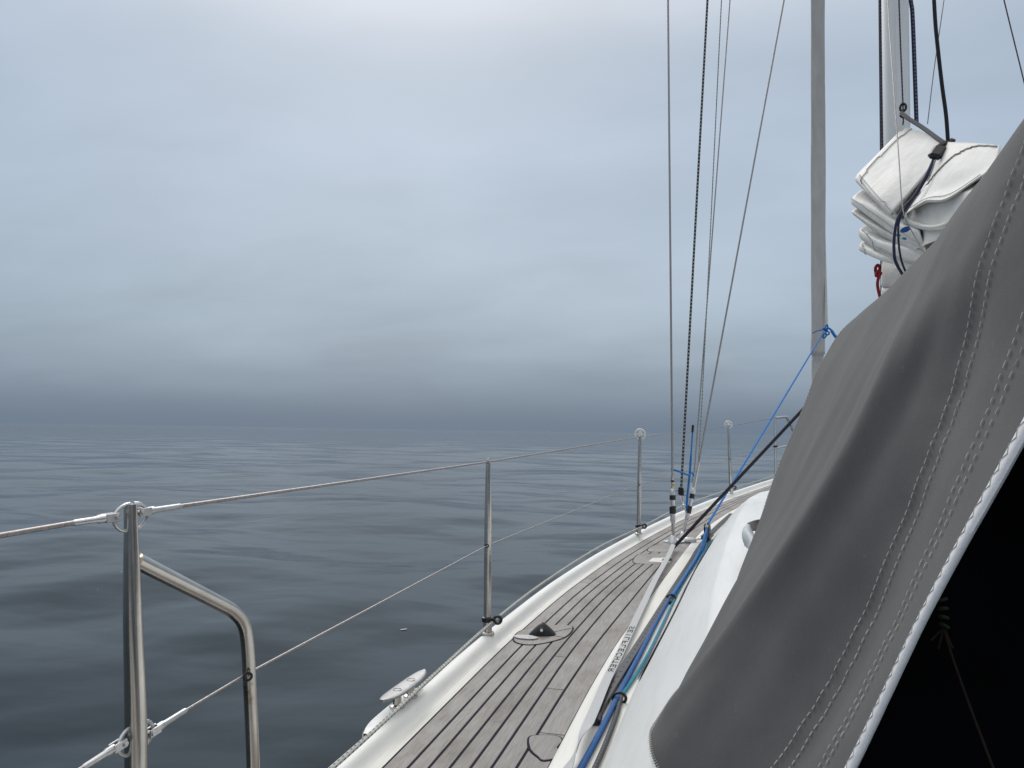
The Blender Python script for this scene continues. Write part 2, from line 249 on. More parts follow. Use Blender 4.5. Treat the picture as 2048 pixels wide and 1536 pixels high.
    'red_rope': [(-0.1553, 5.3, 2.9524), (-0.1578, 5.3, 2.9899), (-0.1434, 5.3, 3.0081), (-0.1322, 5.3, 2.9858), (-0.1501, 5.28, 2.9576), (-0.1605, 5.27, 2.9374), (-0.1453, 5.26, 2.9319), (-0.132, 5.27, 2.955), (-0.1482, 5.26, 2.9196), (-0.1525, 5.27, 2.8845), (-0.1456, 5.28, 2.8428), (-0.1259, 5.3, 2.7743)],
    'knot': [(0.0432, 9.8, 3.1008), (-0.0811, 9.75, 3.1084), (0.1509, 9.8, 3.076)],
    'genoa_ref': [(0.0, 9.3162, 3.11)],
    'dark_line': [(-0.8635, 0.8, 1.8053), (-0.8623, 0.8, 1.7812), (-0.8577, 0.8, 1.7619), (-0.8444, 0.8, 1.7197), (-0.8239, 0.8, 1.66)],
    'vinyl_cuff': [[(-0.9931, 2.3, 1.7074), (-0.9871, 2.28, 1.7058), (-0.9812, 2.26, 1.6949)], [(-1.0061, 2.24, 1.6987), (-0.9943, 2.2, 1.6986), (-0.9806, 2.16, 1.6911)], [(-1.0094, 2.2, 1.6823), (-0.9978, 2.16, 1.6827), (-0.9879, 2.12, 1.6807)], [(-1.0036, 2.18, 1.6619), (-0.9983, 2.14, 1.6625), (-0.9957, 2.1, 1.6656)]],
    'cuff_flap': [[(-0.9941, 2.31, 1.7049), (-0.9741, 2.36, 1.7088), (-0.9483, 2.4, 1.7114)], [(-0.9868, 2.29, 1.7007), (-0.9721, 2.34, 1.7), (-0.9519, 2.38, 1.6965)], [(-0.9812, 2.26, 1.6922), (-0.9709, 2.3, 1.6881), (-0.9562, 2.34, 1.6842)]],
}
SEA_BUMP = (.050, .005, .0002, .32)
SEA_SLOPE = .0125

# ------------------------------------------------------------------ helpers
ZY = [-1, 0, 1.1, 2.69, 5.02, 7.45, 8.6, 9.6, 10.3]
ZZ = [1.222, 1.228, 1.235, 1.246, 1.325, 1.424, 1.50, 1.56, 1.6]
_ty = np.arange(-2, 12, .02)
_tz = np.interp(_ty, ZY, ZZ)
_k = np.hanning(61)
_tz = np.convolve(np.pad(_tz, 30, mode='edge'), _k / _k.sum(), 'valid')


def zr(y):
    """height of the toe rail top above the water"""
    return float(np.interp(y, _ty, _tz))


def smooth_table(ys, xs, w=41, y0=-2.0, y1=12.0):
    t = np.arange(y0, y1, .02)
    v = np.interp(t, ys, xs)
    k = np.hanning(w)
    return t, np.convolve(np.pad(v, w // 2, mode='edge'), k / k.sum(), 'valid')


def V(p):
    return np.array(p, float)


def catmull(pts, n=8):
    """smooth polyline through points"""
    P = [V(p) for p in pts]
    if len(P) < 3:
        return [P[0] + (P[-1] - P[0]) * i / n for i in range(n + 1)]
    P = [2 * P[0] - P[1]] + P + [2 * P[-1] - P[-2]]
    out = []
    for i in range(1, len(P) - 2):
        a, b, c, d = P[i - 1], P[i], P[i + 1], P[i + 2]
        for k in range(n):
            t = k / n
            out.append(0.5 * ((2 * b) + (c - a) * t + (2 * a - 5 * b + 4 * c - d) * t * t + (3 * b - a - 3 * c + d) * t ** 3))
    out.append(P[-2])
    return out


class MB:
    """mesh builder: collects shapes, build() links them as one mesh object"""

    def __init__(self):
        self.v, self.f, self.uv = [], [], []

    def add(self, verts, faces, uvs=None):
        o = len(self.v)
        self.v += [tuple(float(c) for c in p) for p in verts]
        for i, f in enumerate(faces):
            self.f.append(tuple(o + k for k in f))
            self.uv.append(uvs[i] if uvs else [(0, 0)] * len(f))
        return self

    def tube(self, pts, r, seg=10, caps=True, flat=1.0):
        P = [V(p) for p in pts]
        n = len(P)
        rr = list(r) if hasattr(r, '__len__') else [r] * n
        T = []
        for i in range(n):
            t = P[min(i + 1, n - 1)] - P[max(i - 1, 0)]
            T.append(t / (np.linalg.norm(t) + 1e-12))
        a = np.array([0, 0, 1.0]) if abs(T[0][2]) < .9 else np.array([1.0, 0, 0])
        N = a - T[0] * (a @ T[0])
        N /= np.linalg.norm(N)
        verts, L = [], [0.0]
        for i in range(n):
            if i:
                L.append(L[-1] + np.linalg.norm(P[i] - P[i - 1]))
                N = N - T[i] * (N @ T[i])
                N /= np.linalg.norm(N) + 1e-12
            B = np.cross(T[i], N)
            for k in range(seg):
                an = 2 * math.pi * k / seg
                verts.append(P[i] + rr[i] * (math.cos(an) * N * flat + math.sin(an) * B))
        faces, uvs = [], []
        for i in range(n - 1):
            for k in range(seg):
                k2 = (k + 1) % seg
                faces.append((i * seg + k, i * seg + k2, (i + 1) * seg + k2, (i + 1) * seg + k))
                u0, u1 = k / seg, (k + 1) / seg
                uvs.append([(u0, L[i]), (u1, L[i]), (u1, L[i + 1]), (u0, L[i + 1])])
        if caps:
            faces.append(tuple(range(seg))[::-1]); uvs.append([(0, 0)] * seg)
            faces.append(tuple((n - 1) * seg + k for k in range(seg))); uvs.append([(0, 0)] * seg)
        return self.add(verts, faces, uvs)

    def ring(self, c, axis, R0, r, seg=28, s2=8, squash=(1, 1), ref=None):
        c = V(c); ax = V(axis); ax /= np.linalg.norm(ax)
        a = V(ref) if ref is not None else (np.array([0, 0, 1.0]) if abs(ax[2]) < .9 else np.array([1.0, 0, 0]))
        N = a - ax * (a @ ax); N /= np.linalg.norm(N)
        B = np.cross(ax, N)
        verts, faces = [], []
        for i in range(seg):
            t = 2 * math.pi * i / seg
            d = math.cos(t) * N * squash[0] + math.sin(t) * B * squash[1]
            dn = d / np.linalg.norm(d)
            for k in range(s2):
                s = 2 * math.pi * k / s2
                verts.append(c + d * R0 + r * (math.cos(s) * dn + math.sin(s) * ax))
        for i in range(seg):
            for k in range(s2):
                faces.append((i * s2 + k, ((i + 1) % seg) * s2 + k, ((i + 1) % seg) * s2 + (k + 1) % s2, i * s2 + (k + 1) % s2))
        return self.add(verts, faces)

    def lathe(self, p0, p1, prof, seg=18):
        """profile of (fraction along p0-p1, radius)"""
        p0, p1 = V(p0), V(p1)
        return self.tube([p0 + (p1 - p0) * t for t, _ in prof], [max(q, 1e-4) for _, q in prof], seg)

    def box(self, c, half, ax=None, bev=0.15):
        """chamfered box; ax = three axes"""
        c = V(c); h = V(half)
        A = np.eye(3) if ax is None else np.array([V(a) / np.linalg.norm(V(a)) for a in ax])
        b = min(h) * bev * 2
        pts = {}
        verts = []
        for sx in (-1, 1):
            for sy in (-1, 1):
                for sz in (-1, 1):
                    for d in range(3):
                        s = np.array([sx, sy, sz], float)
                        q = s * h - s * b
                        q[d] = s[d] * h[d]
                        pts[(sx, sy, sz, d)] = len(verts)
                        verts.append(c + q @ A)
        faces = []
        for d in range(3):
            o = [k for k in range(3) if k != d]
            for s in (-1, 1):
                q = []
                for s1, s2 in ((-1, -1), (1, -1), (1, 1), (-1, 1)):
                    k = [0, 0, 0]; k[d] = s; k[o[0]] = s1; k[o[1]] = s2
                    q.append(pts[(*k, d)])
                faces.append(tuple(q))
        for d in range(3):
            o = [k for k in range(3) if k != d]
            for s1 in (-1, 1):
                for s2 in (-1, 1):
                    q = []
                    for s, dd in ((-1, o[0]), (1, o[0]), (1, o[1]), (-1, o[1])):
                        k = [0, 0, 0]; k[d] = s; k[o[0]] = s1; k[o[1]] = s2
                        q.append(pts[(*k, dd)])
                    faces.append(tuple(q))
        for sx in (-1, 1):
            for sy in (-1, 1):
                for sz in (-1, 1):
                    faces.append(tuple(pts[(sx, sy, sz, d)] for d in range(3)))
        return self.add(verts, faces)

    def grid(self, rows, uv=None):
        """rows of points -> quads"""
        n, mm = len(rows), len(rows[0])
        verts = [p for row in rows for p in row]
        faces, uvs = [], []
        for i in range(n - 1):
            for j in range(mm - 1):
                faces.append((i * mm + j, i * mm + j + 1, (i + 1) * mm + j + 1, (i + 1) * mm + j))
                q = [(j / (mm - 1), i / (n - 1)), ((j + 1) / (mm - 1), i / (n - 1)), ((j + 1) / (mm - 1), (i + 1) / (n - 1)), (j / (mm - 1), (i + 1) / (n - 1))]
                uvs.append(q)
        return self.add(verts, faces, uvs)

    def slab(self, outline, thick, up_vec=(0, 0, 1)):
        """closed outline (top) extruded down by thick"""
        u = V(up_vec)
        n = len(outline)
        top = [V(p) for p in outline]
        bot = [p - u * thick for p in top]
        faces = [tuple(range(n)), tuple(range(2 * n - 1, n - 1, -1))]
        for i in range(n):
            j = (i + 1) % n
            faces.append((i, n + i, n + j, j))
        return self.add(top + bot, faces)

    def build(self, name, mat, parent=None, smooth=True, angle=40):
        me = bpy.data.meshes.new(name)
        me.from_pydata(self.v, [], self.f)
        uvl = me.uv_layers.new(name='UVMap')
        flat = [c for f in self.uv for p in f for c in p]
        if len(flat) == 2 * len(me.loops):
            uvl.data.foreach_set('uv', flat)
        me.validate()
        if smooth:
            me.polygons.foreach_set('use_smooth', [True] * len(me.polygons))
            me.set_sharp_from_angle(angle=R(angle))
        me.materials.append(mat)
        o = bpy.data.objects.new(name, me)
        COL.objects.link(o)
        if parent is not None:
            o.parent = parent
            o.matrix_parent_inverse = Matrix.Translation(parent.location).inverted() if parent.parent is None else (Matrix.Translation(parent.location) @ parent.matrix_parent_inverse if False else Matrix.Identity(4))
        return o


def empty(name, loc=(0, 0, 0)):
    o = bpy.data.objects.new(name, None)
    o.location = loc
    o.empty_display_size = 0.1
    COL.objects.link(o)
    return o


def tag(o, label, cat, group=None):
    o['label'] = label
    o['category'] = cat
    if group:
        o['group'] = group
    return o


def fix_normals(o):
    import bmesh
    bm = bmesh.new()
    bm.from_mesh(o.data)
    bmesh.ops.recalc_face_normals(bm, faces=bm.faces)
    bm.to_mesh(o.data)
    bm.free()
    return o


# ------------------------------------------------------------------ materials
def mat_new(name):
    mt = bpy.data.materials.new(name)
    mt.use_nodes = True
    nt = mt.node_tree
    return mt, nt.nodes, nt.links, nt.nodes['Principled BSDF']


def noise(nodes, links, scale, detail=4, rough=.55, coord='Object', stretch=(1, 1, 1), loc=(0, 0, 0)):
    t = nodes.new('ShaderNodeTexCoord')
    mp = nodes.new('ShaderNodeMapping')
    mp.inputs['Scale'].default_value = stretch
    mp.inputs['Location'].default_value = loc
    links.new(t.outputs[coord], mp.inputs[0])
    n = nodes.new('ShaderNodeTexNoise')
    n.inputs['Scale'].default_value = scale
    n.inputs['Detail'].default_value = detail
    n.inputs['Roughness'].default_value = rough
    links.new(mp.outputs[0], n.inputs['Vector'])
    return n.outputs['Fac']


def ramp_of(nodes, links, fac, stops):
    rp = nodes.new('ShaderNodeValToRGB')
    rp.color_ramp.elements[0].position = stops[0][0]
    rp.color_ramp.elements[0].color = (*stops[0][1], 1)
    rp.color_ramp.elements[1].position = stops[-1][0]
    rp.color_ramp.elements[1].color = (*stops[-1][1], 1)
    for p, c in stops[1:-1]:
        rp.color_ramp.elements.new(p).color = (*c, 1)
    links.new(fac, rp.inputs[0])
    return rp.outputs[0]


def bump(nodes, links, bsdf, height, dist, strength=1.0, chain=None):
    b = nodes.new('ShaderNodeBump')
    b.inputs['Distance'].default_value = dist
    b.inputs['Strength'].default_value = strength
    links.new(height, b.inputs['Height'])
    if chain is not None:
        links.new(chain, b.inputs['Normal'])
    if bsdf is not None:
        links.new(b.outputs[0], bsdf.inputs['Normal'])
    return b.outputs[0]


def mix_mul(nodes, links, a, b, fac=1.0):
    mx = nodes.new('ShaderNodeMix')
    mx.data_type = 'RGBA'
    mx.blend_type = 'MULTIPLY'
    mx.inputs['Factor'].default_value = fac
    links.new(a, mx.inputs['A'])
    links.new(b, mx.inputs['B'])
    return mx.outputs['Result']


def simple(name, col, rough=.5, metal=0.0, var=.12, scale=30, bump_d=0.0, bump_s=200, spec=None, stretch=(1, 1, 1)):
    mt, n, l, b = mat_new(name)
    f = noise(n, l, scale, 4, stretch=stretch)
    lo = tuple(c * (1 - var) for c in col)
    hi = tuple(min(c * (1 + var), 1) for c in col)
    l.new(ramp_of(n, l, f, [(.3, lo), (.7, hi)]), b.inputs['Base Color'])
    b.inputs['Roughness'].default_value = rough
    b.inputs['Metallic'].default_value = metal
    if spec is not None:
        b.inputs['Specular IOR Level'].default_value = spec
    if bump_d:
        bump(n, l, b, noise(n, l, bump_s, 2), bump_d)
    return mt


def gelcoat(name, col, rough):
    mt, n, l, b = mat_new(name)
    big = ramp_of(n, l, noise(n, l, 2.5, 5), [(.35, tuple(c * .95 for c in col)), (.65, col)])
    spots = ramp_of(n, l, noise(n, l, 70, 3, .6), [(.24, (.72, .69, .64)), (.32, (1, 1, 1))])
    streak = ramp_of(n, l, noise(n, l, 6, 5, .6, stretch=(6, .6, 6)), [(.3, (.93, .925, .91)), (.55, (1, 1, 1))])
    l.new(mix_mul(n, l, mix_mul(n, l, big, spots, .6), streak), b.inputs['Base Color'])
    b.inputs['Roughness'].default_value = rough
    bump(n, l, b, noise(n, l, 3.5, 3), .004, .5)
    return mt


def rope_mat(name, col, fleck=None, fleck_f=25.0, thr=.35, rough=.75, twist=1.0):
    """braided rope: diamond flecks from the tube UVs"""
    mt, n, l, b = mat_new(name)
    t = n.new('ShaderNodeTexCoord')
    s = n.new('ShaderNodeSeparateXYZ')
    l.new(t.outputs['UV'], s.inputs[0])

    def mth(op, a, c):
        q = n.new('ShaderNodeMath'); q.operation = op
        for i, x in enumerate((a, c)):
            if x is None:
                continue
            if isinstance(x, (int, float)):
                q.inputs[i].default_value = x
            else:
                l.new(x, q.inputs[i])
        return q.outputs[0]
    u2 = mth('MULTIPLY', s.outputs[0], 2 * math.pi * 2)
    v2 = mth('MULTIPLY', s.outputs[1], 2 * math.pi * fleck_f)
    a = mth('SINE', mth('ADD', u2, v2), None)
    c = mth('SINE', mth('SUBTRACT', v2, mth('MULTIPLY', u2, twist)), None)
    prod = mth('MULTIPLY', a, c)
    base = ramp_of(n, l, noise(n, l, 60, 3), [(.3, tuple(x * .82 for x in col)), (.7, tuple(min(1, x * 1.12) for x in col))])
    if fleck:
        mk = mth('GREATER_THAN', prod, thr)
        mx = n.new('ShaderNodeMix'); mx.data_type = 'RGBA'
        l.new(mk, mx.inputs['Factor']); l.new(base, mx.inputs['A'])
        mx.inputs['B'].default_value = (*fleck, 1)
        base = mx.outputs['Result']
    l.new(base, b.inputs['Base Color'])
    b.inputs['Roughness'].default_value = rough
    fine = mth('MULTIPLY', mth('SINE', mth('MULTIPLY', mth('ADD', u2, v2), 3.0), None), mth('SINE', mth('MULTIPLY', mth('SUBTRACT', v2, u2), 3.0), None))
    bump(n, l, b, fine, .0006)
    return mt


M = {}
M['gel'] = gelcoat('gelcoat_white', (.90, .90, .87), .6)
M['gel_roof'] = gelcoat('gelcoat_roof', (.86, .87, .855), .36)
M['cream'] = gelcoat('gelcoat_cream', (.79, .78, .73), .5)
M['caulk'] = simple('black_caulk', (.010, .009, .020), .8, bump_d=.0004, bump_s=120, spec=.15)
M['steel'] = simple('stainless_steel', (.56, .53, .49), .24, 1.0, var=.14, scale=14, bump_d=.00015, bump_s=60)
_n = M['steel'].node_tree
_b = _n.nodes['Principled BSDF']
_src = _b.inputs['Base Color'].links[0].from_socket
_sp = ramp_of(_n.nodes, _n.links, noise(_n.nodes, _n.links, 22, 4, .65), [(.66, (1, 1, 1)), (.76, (.62, .47, .36))])
_n.links.new(mix_mul(_n.nodes, _n.links, _src, _sp), _b.inputs['Base Color'])
M['steel_dull'] = simple('dull_steel', (.62, .62, .62), .42, 1.0, var=.12, scale=60)
M['steel_cast'] = simple('cast_steel', (.30, .30, .305), .5, .85, var=.12, scale=60)
M['wire'] = simple('wire_rope', (.36, .33, .32), .45, .7, var=.2, scale=200)
M['black'] = simple('black_plastic', (.012, .012, .014), .4, var=.3, scale=80)
M['white_plastic'] = simple('white_plastic', (.78, .78, .75), .4, var=.06)
M['window'] = simple('smoked_acrylic', (.022, .026, .034), .06, var=.25, scale=3)
M['alu'] = simple('anodised_mast', (.85, .855, .85), .5, .1, var=.06, scale=6, stretch=(1, 1, .1))
M['webbing'] = simple('grey_webbing', (.52, .53, .54), .8, var=.08, scale=300, bump_d=.0006, bump_s=500)
M['print'] = simple('black_print', (.02, .02, .022), .8)
M['black_cloth'] = simple('black_cloth', (.0045, .0045, .0055), .95, var=.3, scale=9, spec=.05)  # near-black so the inside of the hood reads as deep shade
M['binding'] = simple('white_binding', (.86, .85, .87), .7, var=.05, scale=200, bump_d=.0003, bump_s=600)
M['thread'] = simple('pale_thread', (.55, .55, .47), .8, var=.1)
M['thread_dark'] = simple('grey_thread', (.36, .39, .32), .8, var=.1)
M['vinyl'] = simple('pale_vinyl', (.44, .48, .51), .55, var=.05)
M['sleeve'] = simple('grey_sail_sleeve', (.56, .545, .525), .85, var=.12, scale=9, bump_d=.006, bump_s=5, stretch=(1, 1, .25))
M['seam'] = simple('sail_seam', (.40, .385, .35), .8, var=.1)
M['blue'] = simple('blue_webbing', (.02, .10, .34), .7, var=.2, scale=90)
M['navy'] = simple('navy_strap', (.014, .016, .055), .7, var=.2, scale=90)
M['redrope'] = rope_mat('red_rope', (.30, .008, .02), None, 60)
M['r_redgrey'] = rope_mat('red_grey_line', (.16, .09, .09), None, 40)
M['r_blue'] = rope_mat('blue_rope', (.010, .12, .36), (.20, .03, .06), 18, .80)
M['r_teal'] = rope_mat('teal_rope', (.012, .26, .36), None, 40)
M['r_sheet'] = rope_mat('blue_sheet', (.012, .19, .56), None, 40)
M['r_black'] = rope_mat('black_rope', (.011, .011, .02), None, 30)
M['r_dark'] = rope_mat('dark_grey_rope', (.06, .06, .072), (.13, .13, .14), 30, .5)
M['r_blackwhite'] = rope_mat('black_white_rope', (.010, .010, .014), (.55, .55, .50), 22, .42)
M['r_flag'] = rope_mat('flag_line', (.50, .52, .50), (.03, .10, .07), 22, .35)
M['r_rail'] = rope_mat('flecked_rail_line', (.58, .59, .54), (.06, .065, .085), 26, .55)
M['r_mast'] = rope_mat('navy_flecked_rope', (.018, .022, .06), (.16, .17, .24), 20, .35)
M['r_multi'] = rope_mat('green_red_line', (.035, .04, .016), (.09, .018, .012), 30, .25)

# grey teak with grain running fore and aft, every plank a shade of its own
mt, n, l, b = mat_new('weathered_teak')
oi = n.new('ShaderNodeObjectInfo')
grain = ramp_of(n, l, noise(n, l, 34, 6, .65, stretch=(7, .35, 7)), [(.28, (.262, .250, .238)), (.5, (.350, .337, .324)), (.75, (.428, .415, .402))])
patch = ramp_of(n, l, noise(n, l, 7, 5, .6, stretch=(1.4, .7, 1)), [(.28, (.70, .66, .62)), (.5, (.96, .95, .94)), (.74, (1.10, 1.10, 1.10))])
spots = ramp_of(n, l, noise(n, l, 26, 3, .6), [(.22, (.62, .56, .50)), (.34, (1, 1, 1))])
shade = ramp_of(n, l, oi.outputs['Random'], [(0, (.86, .85, .85)), (1, (1.08, 1.08, 1.08))])
l.new(mix_mul(n, l, mix_mul(n, l, mix_mul(n, l, grain, patch), spots, .7), shade), b.inputs['Base Color'])
b.inputs['Roughness'].default_value = .82
bump(n, l, b, noise(n, l, 60, 5, .65, stretch=(6, .25, 6)), .0012)
M['teak'] = mt

# grey acrylic canvas
mt, n, l, b = mat_new('grey_canvas')
blot = ramp_of(n, l, noise(n, l, 5, 5, .6), [(.3, (.090, .091, .094)), (.7, (.122, .122, .123))])
fib = ramp_of(n, l, noise(n, l, 700, 2, .7), [(.3, (.90, .90, .90)), (.7, (1.08, 1.08, 1.08))])
lint = mix_mul(n, l, ramp_of(n, l, noise(n, l, 85, 2, .5), [(.70, (1, 1, 1)), (.76, (1.45, 1.4, 1.35))]), ramp_of(n, l, noise(n, l, 2.2, 6, .65), [(.36, (.80, .80, .80)), (.5, (1, 1, 1)), (.66, (1.16, 1.15, 1.13))]))
l.new(mix_mul(n, l, mix_mul(n, l, blot, fib), lint, .5), b.inputs['Base Color'])
b.inputs['Roughness'].default_value = .9
b.inputs['Specular IOR Level'].default_value = .25
b.inputs['Sheen Weight'].default_value = .12
b.inputs['Sheen Roughness'].default_value = .5
c1 = bump(n, l, None, noise(n, l, 11, 3, .45), .004, .5)
bump(n, l, b, noise(n, l, 900, 2, .6), .0002, 1.0, c1)
M['canvas'] = mt

# sailcloth: thin off-white laminate with faint panel threads
mt, n, l, b = mat_new('sailcloth')
base = ramp_of(n, l, noise(n, l, 6, 5, .6), [(.3, (.66, .65, .61)), (.7, (.76, .755, .735))])
scr = ramp_of(n, l, noise(n, l, 45, 3, .6, stretch=(1, .2, 1)), [(.3, (.93, .925, .91)), (.6, (1, 1, 1))])
l.new(mix_mul(n, l, base, scr), b.inputs['Base Color'])
b.inputs['Roughness'].default_value = .55
c1 = bump(n, l, None, noise(n, l, 11, 4, .5), .007, .7)
bump(n, l, b, noise(n, l, 220, 2, .6), .0002, 1.0, c1)
M['sail'] = mt

# open water: dark body, sky reflected in its surface
mt, n, l, b = mat_new('sea_water')
l.new(ramp_of(n, l, noise(n, l, .12, 3), [(.3, (.0020, .0075, .0098)), (.7, (.0030, .0096, .0122))]), b.inputs['Base Color'])
b.inputs['Roughness'].default_value = .07
b.inputs['IOR'].default_value = 1.23
h0 = noise(n, l, .11, 2, .45, stretch=(.9, 1.5, 1), loc=(2, 9, 0))
h1 = noise(n, l, .62, 2, .5, stretch=(1.0, 1.2, 1))
h2 = noise(n, l, 2.2, 2, .5, stretch=(1.0, 1.4, 1), loc=(4, 2, 0))
h3 = noise(n, l, 9.0, 2, .5, stretch=(1.0, 1.3, 1))
c0 = bump(n, l, None, h0, SEA_BUMP[3])
c1 = bump(n, l, None, h1, SEA_BUMP[0], 1.0, c0)
c2 = bump(n, l, None, h2, SEA_BUMP[1], 1.0, c1)
bump(n, l, b, h3, SEA_BUMP[2], 1.0, c2)
M['sea'] = mt


# ------------------------------------------------------------------ the sea: one sheet to the horizon
WAVES = []


def sea_z(x, y):
    z = 0.0
    for a, k, th, ph, i, lam in WAVES:
        warp = .35 * math.sin(x * .21 + i) + .35 * math.sin(y * .17 + 2.1 * i)
        z += a * math.sin(k * (x * math.cos(th) + y * math.sin(th)) + ph + warp * min(1.0, lam / 3))
    return z


def build_sea():
    c = V((CAM_POS.x, CAM_POS.y))
    radii = np.concatenate([[0.0], np.geomspace(1.2, 14000.0, 640)])
    view = math.atan2(math.cos(YAW), -math.sin(YAW))
    fine = np.linspace(view - R(46), view + R(46), 470)
    rest = np.linspace(view + R(46), view + R(314), 110)[1:-1]
    ang = np.concatenate([fine, rest])
    na, nr = len(ang), len(radii)
    rr, aa = np.meshgrid(radii, ang, indexing='ij')
    X = c[0] + rr * np.cos(aa)
    Y = c[1] + rr * np.sin(aa)
    Z = np.zeros_like(X)
    cell = np.maximum(rr * 0.0148, rr * R(.2))
    for i in range(34):
        lam = float(np.exp(rng.uniform(math.log(.9), math.log(11.0))))
        th = R(62) + rng.normal(0, .85)
        k = 2 * math.pi / lam
        a = lam * rng.uniform(.6, 1.4) * SEA_SLOPE / (2 * math.pi)
        fade = np.clip((lam / (cell + 1e-6) - 3.0) / 5.0, 0, 1)
        ph = rng.uniform(0, 6.283)
        WAVES.append((a, k, th, ph, i, lam))
        warp = .35 * np.sin(X * .21 + i) + .35 * np.sin(Y * .17 + 2.1 * i)
        Z += a * fade * np.sin(k * (X * math.cos(th) + Y * math.sin(th)) + ph + warp * min(1.0, lam / 3))
    Z[0, :] = Z[0, 0]
    verts = np.stack([X, Y, Z], -1).reshape(-1, 3)
    i, j = np.meshgrid(np.arange(nr - 1), np.arange(na), indexing='ij')
    j2 = (j + 1) % na
    quads = np.stack([i * na + j, (i + 1) * na + j, (i + 1) * na + j2, i * na + j2], -1).reshape(-1, 4)
    me = bpy.data.meshes.new('sea')
    me.vertices.add(len(verts))
    me.vertices.foreach_set('co', verts.astype(np.float32).ravel())
    me.loops.add(quads.size)
    me.loops.foreach_set('vertex_index', quads.astype(np.int32).ravel())
    me.polygons.add(len(quads))
    me.polygons.foreach_set('loop_start', np.arange(0, quads.size, 4, dtype=np.int32))
    me.polygons.foreach_set('use_smooth', np.ones(len(quads), dtype=bool))
    me.update()
    me.validate()
    me.materials.append(M['sea'])
    o = bpy.data.objects.new('sea', me)
    COL.objects.link(o)
    o['kind'] = 'structure'
    return o


build_sea()

# ------------------------------------------------------------------ the yacht: hull, rail, deck, coachroof
OY = [-1.0, 0, 1.0, 1.8, 2.69, 3.5, 4.3, 5.1, 6.0, 6.9, 7.45, 8.2, 8.8, 9.5, 10.2]
OX = [-1.80, -1.845, -1.862, -1.868, -1.872, -1.825, -1.735, -1.608, -1.425, -1.20, -1.045, -.775, -.545, -.27, -.02]
_oy, _ox = smooth_table(OY, OX, 51)


def rail_x(y):
    return float(np.interp(y, _oy, _ox))


RS = [np.array([rail_x(y), y]) for y in np.arange(-.8, 10.16, .08)]
RN = []
for i in range(len(RS)):
    t = RS[min(i + 1, len(RS) - 1)] - RS[max(i - 1, 0)]
    t /= np.linalg.norm(t)
    RN.append(np.array([t[1], -t[0]]))          # inboard normal on the port side


def lerp_at(A, i):
    k = min(int(i), len(A) - 2)
    return A[k] + (A[k + 1] - A[k]) * (i - k)


def rail_pt(i, o, dz):
    p = lerp_at(RS, i)
    q = p + lerp_at(RN, i) * o
    return np.array([min(q[0], 0.0), q[1], zr(p[1]) + dz])


yacht = tag(empty('sailing_yacht', (0, 4.5, 0)), 'white sailing yacht with weathered grey teak side deck and black seams', 'yacht')

# hull shell with the moulded toe rail, port side then mirrored to starboard
sect = [(.35, None, .0 - .25), (.16, None, .15), (.05, None, .6), (.008, -.20, 0), (.0, -.05, 0), (.0, -.014, 0), (.004, -.005, 0), (.012, -.001, 0),
        (.024, .0, 0), (.036, -.001, 0), (.043, -.005, 0), (.0485, -.0135, 0), (.053, -.022, 0), (.0585, -.0275, 0), (.064, -.0296, 0)]
for side in (-1, 1):
    rows = []
    for i in range(len(RS)):
        row = []
        for o, dz, za in sect:
            if dz is None:
                q = rail_pt(i, o, 0); q[2] = za
            else:
                q = rail_pt(i, o, dz)
            q[0] *= -side
            row.append(q)
        rows.append(row)
    mb = MB().grid(rows)
    fix_normals(mb.build('hull', M['gel'], yacht, angle=60))

rows = [[rail_pt(i, .060, -.0300), rail_pt(i, .066, -.0290), rail_pt(i, .080, -.0285), rail_pt(i, .0955, -.0283), rail_pt(i, .098, -.0310)] for i in range(len(RS))]
fix_normals(MB().grid(rows).build('rail_margin', M['cream'], yacht, angle=60))

# coachroof footprint and deck limits
IY = [-1.0, 1.0, 1.9, 2.3, 2.75, 3.07, 4.08, 5.0, 5.46, 6.2, 6.9, 7.4, 7.75, 8.0]
IX = [-1.42, -1.425, -1.424, -1.424, -1.414, -1.392, -1.318, -1.245, -1.195, -1.06, -.90, -.74, -.45, 0.0]
_iy, _ix = smooth_table(IY, IX, 31)
_ix = np.where(_iy > 8.0, 0.0, _ix)


def inner_x(y):
    return float(np.interp(y, _iy, _ix))


def omax(i):
    lo, hi = 0.0, 3.0
    for _ in range(40):
        mid = (lo + hi) / 2
        q = RS[i] + RN[i] * mid
        if q[0] < min(inner_x(q[1]), -.004):
            lo = mid
        else:
            hi = mid
    return lo


OM = [omax(i) for i in range(len(RS))]
TEAK0 = .096
DZ_TOP = -.0262
# caulked sub-deck under the planks
rows = [[rail_pt(i, .090, -.0278), rail_pt(i, (.09 + OM[i]) / 2 + .01, -.0278), rail_pt(i, max(OM[i] + .004, .1), -.0278)] for i in range(len(RS))]
deck = MB().grid(rows).build('deck', M['caulk'], yacht)
fix_normals(deck)

GAP = .0072
bounds = [0.0, .050]
while bounds[-1] < 1.6:
    bounds.append(bounds[-1] + .0438)
JOINTS = {0: [3.72, 6.1], 1: [5.6], 2: [4.9, 7.4], 3: [1.15, 6.6], 4: [2.606, 5.4], 5: [2.284, 4.6], 6: [3.4, 5.9], 7: [5.1], 8: [6.3]}


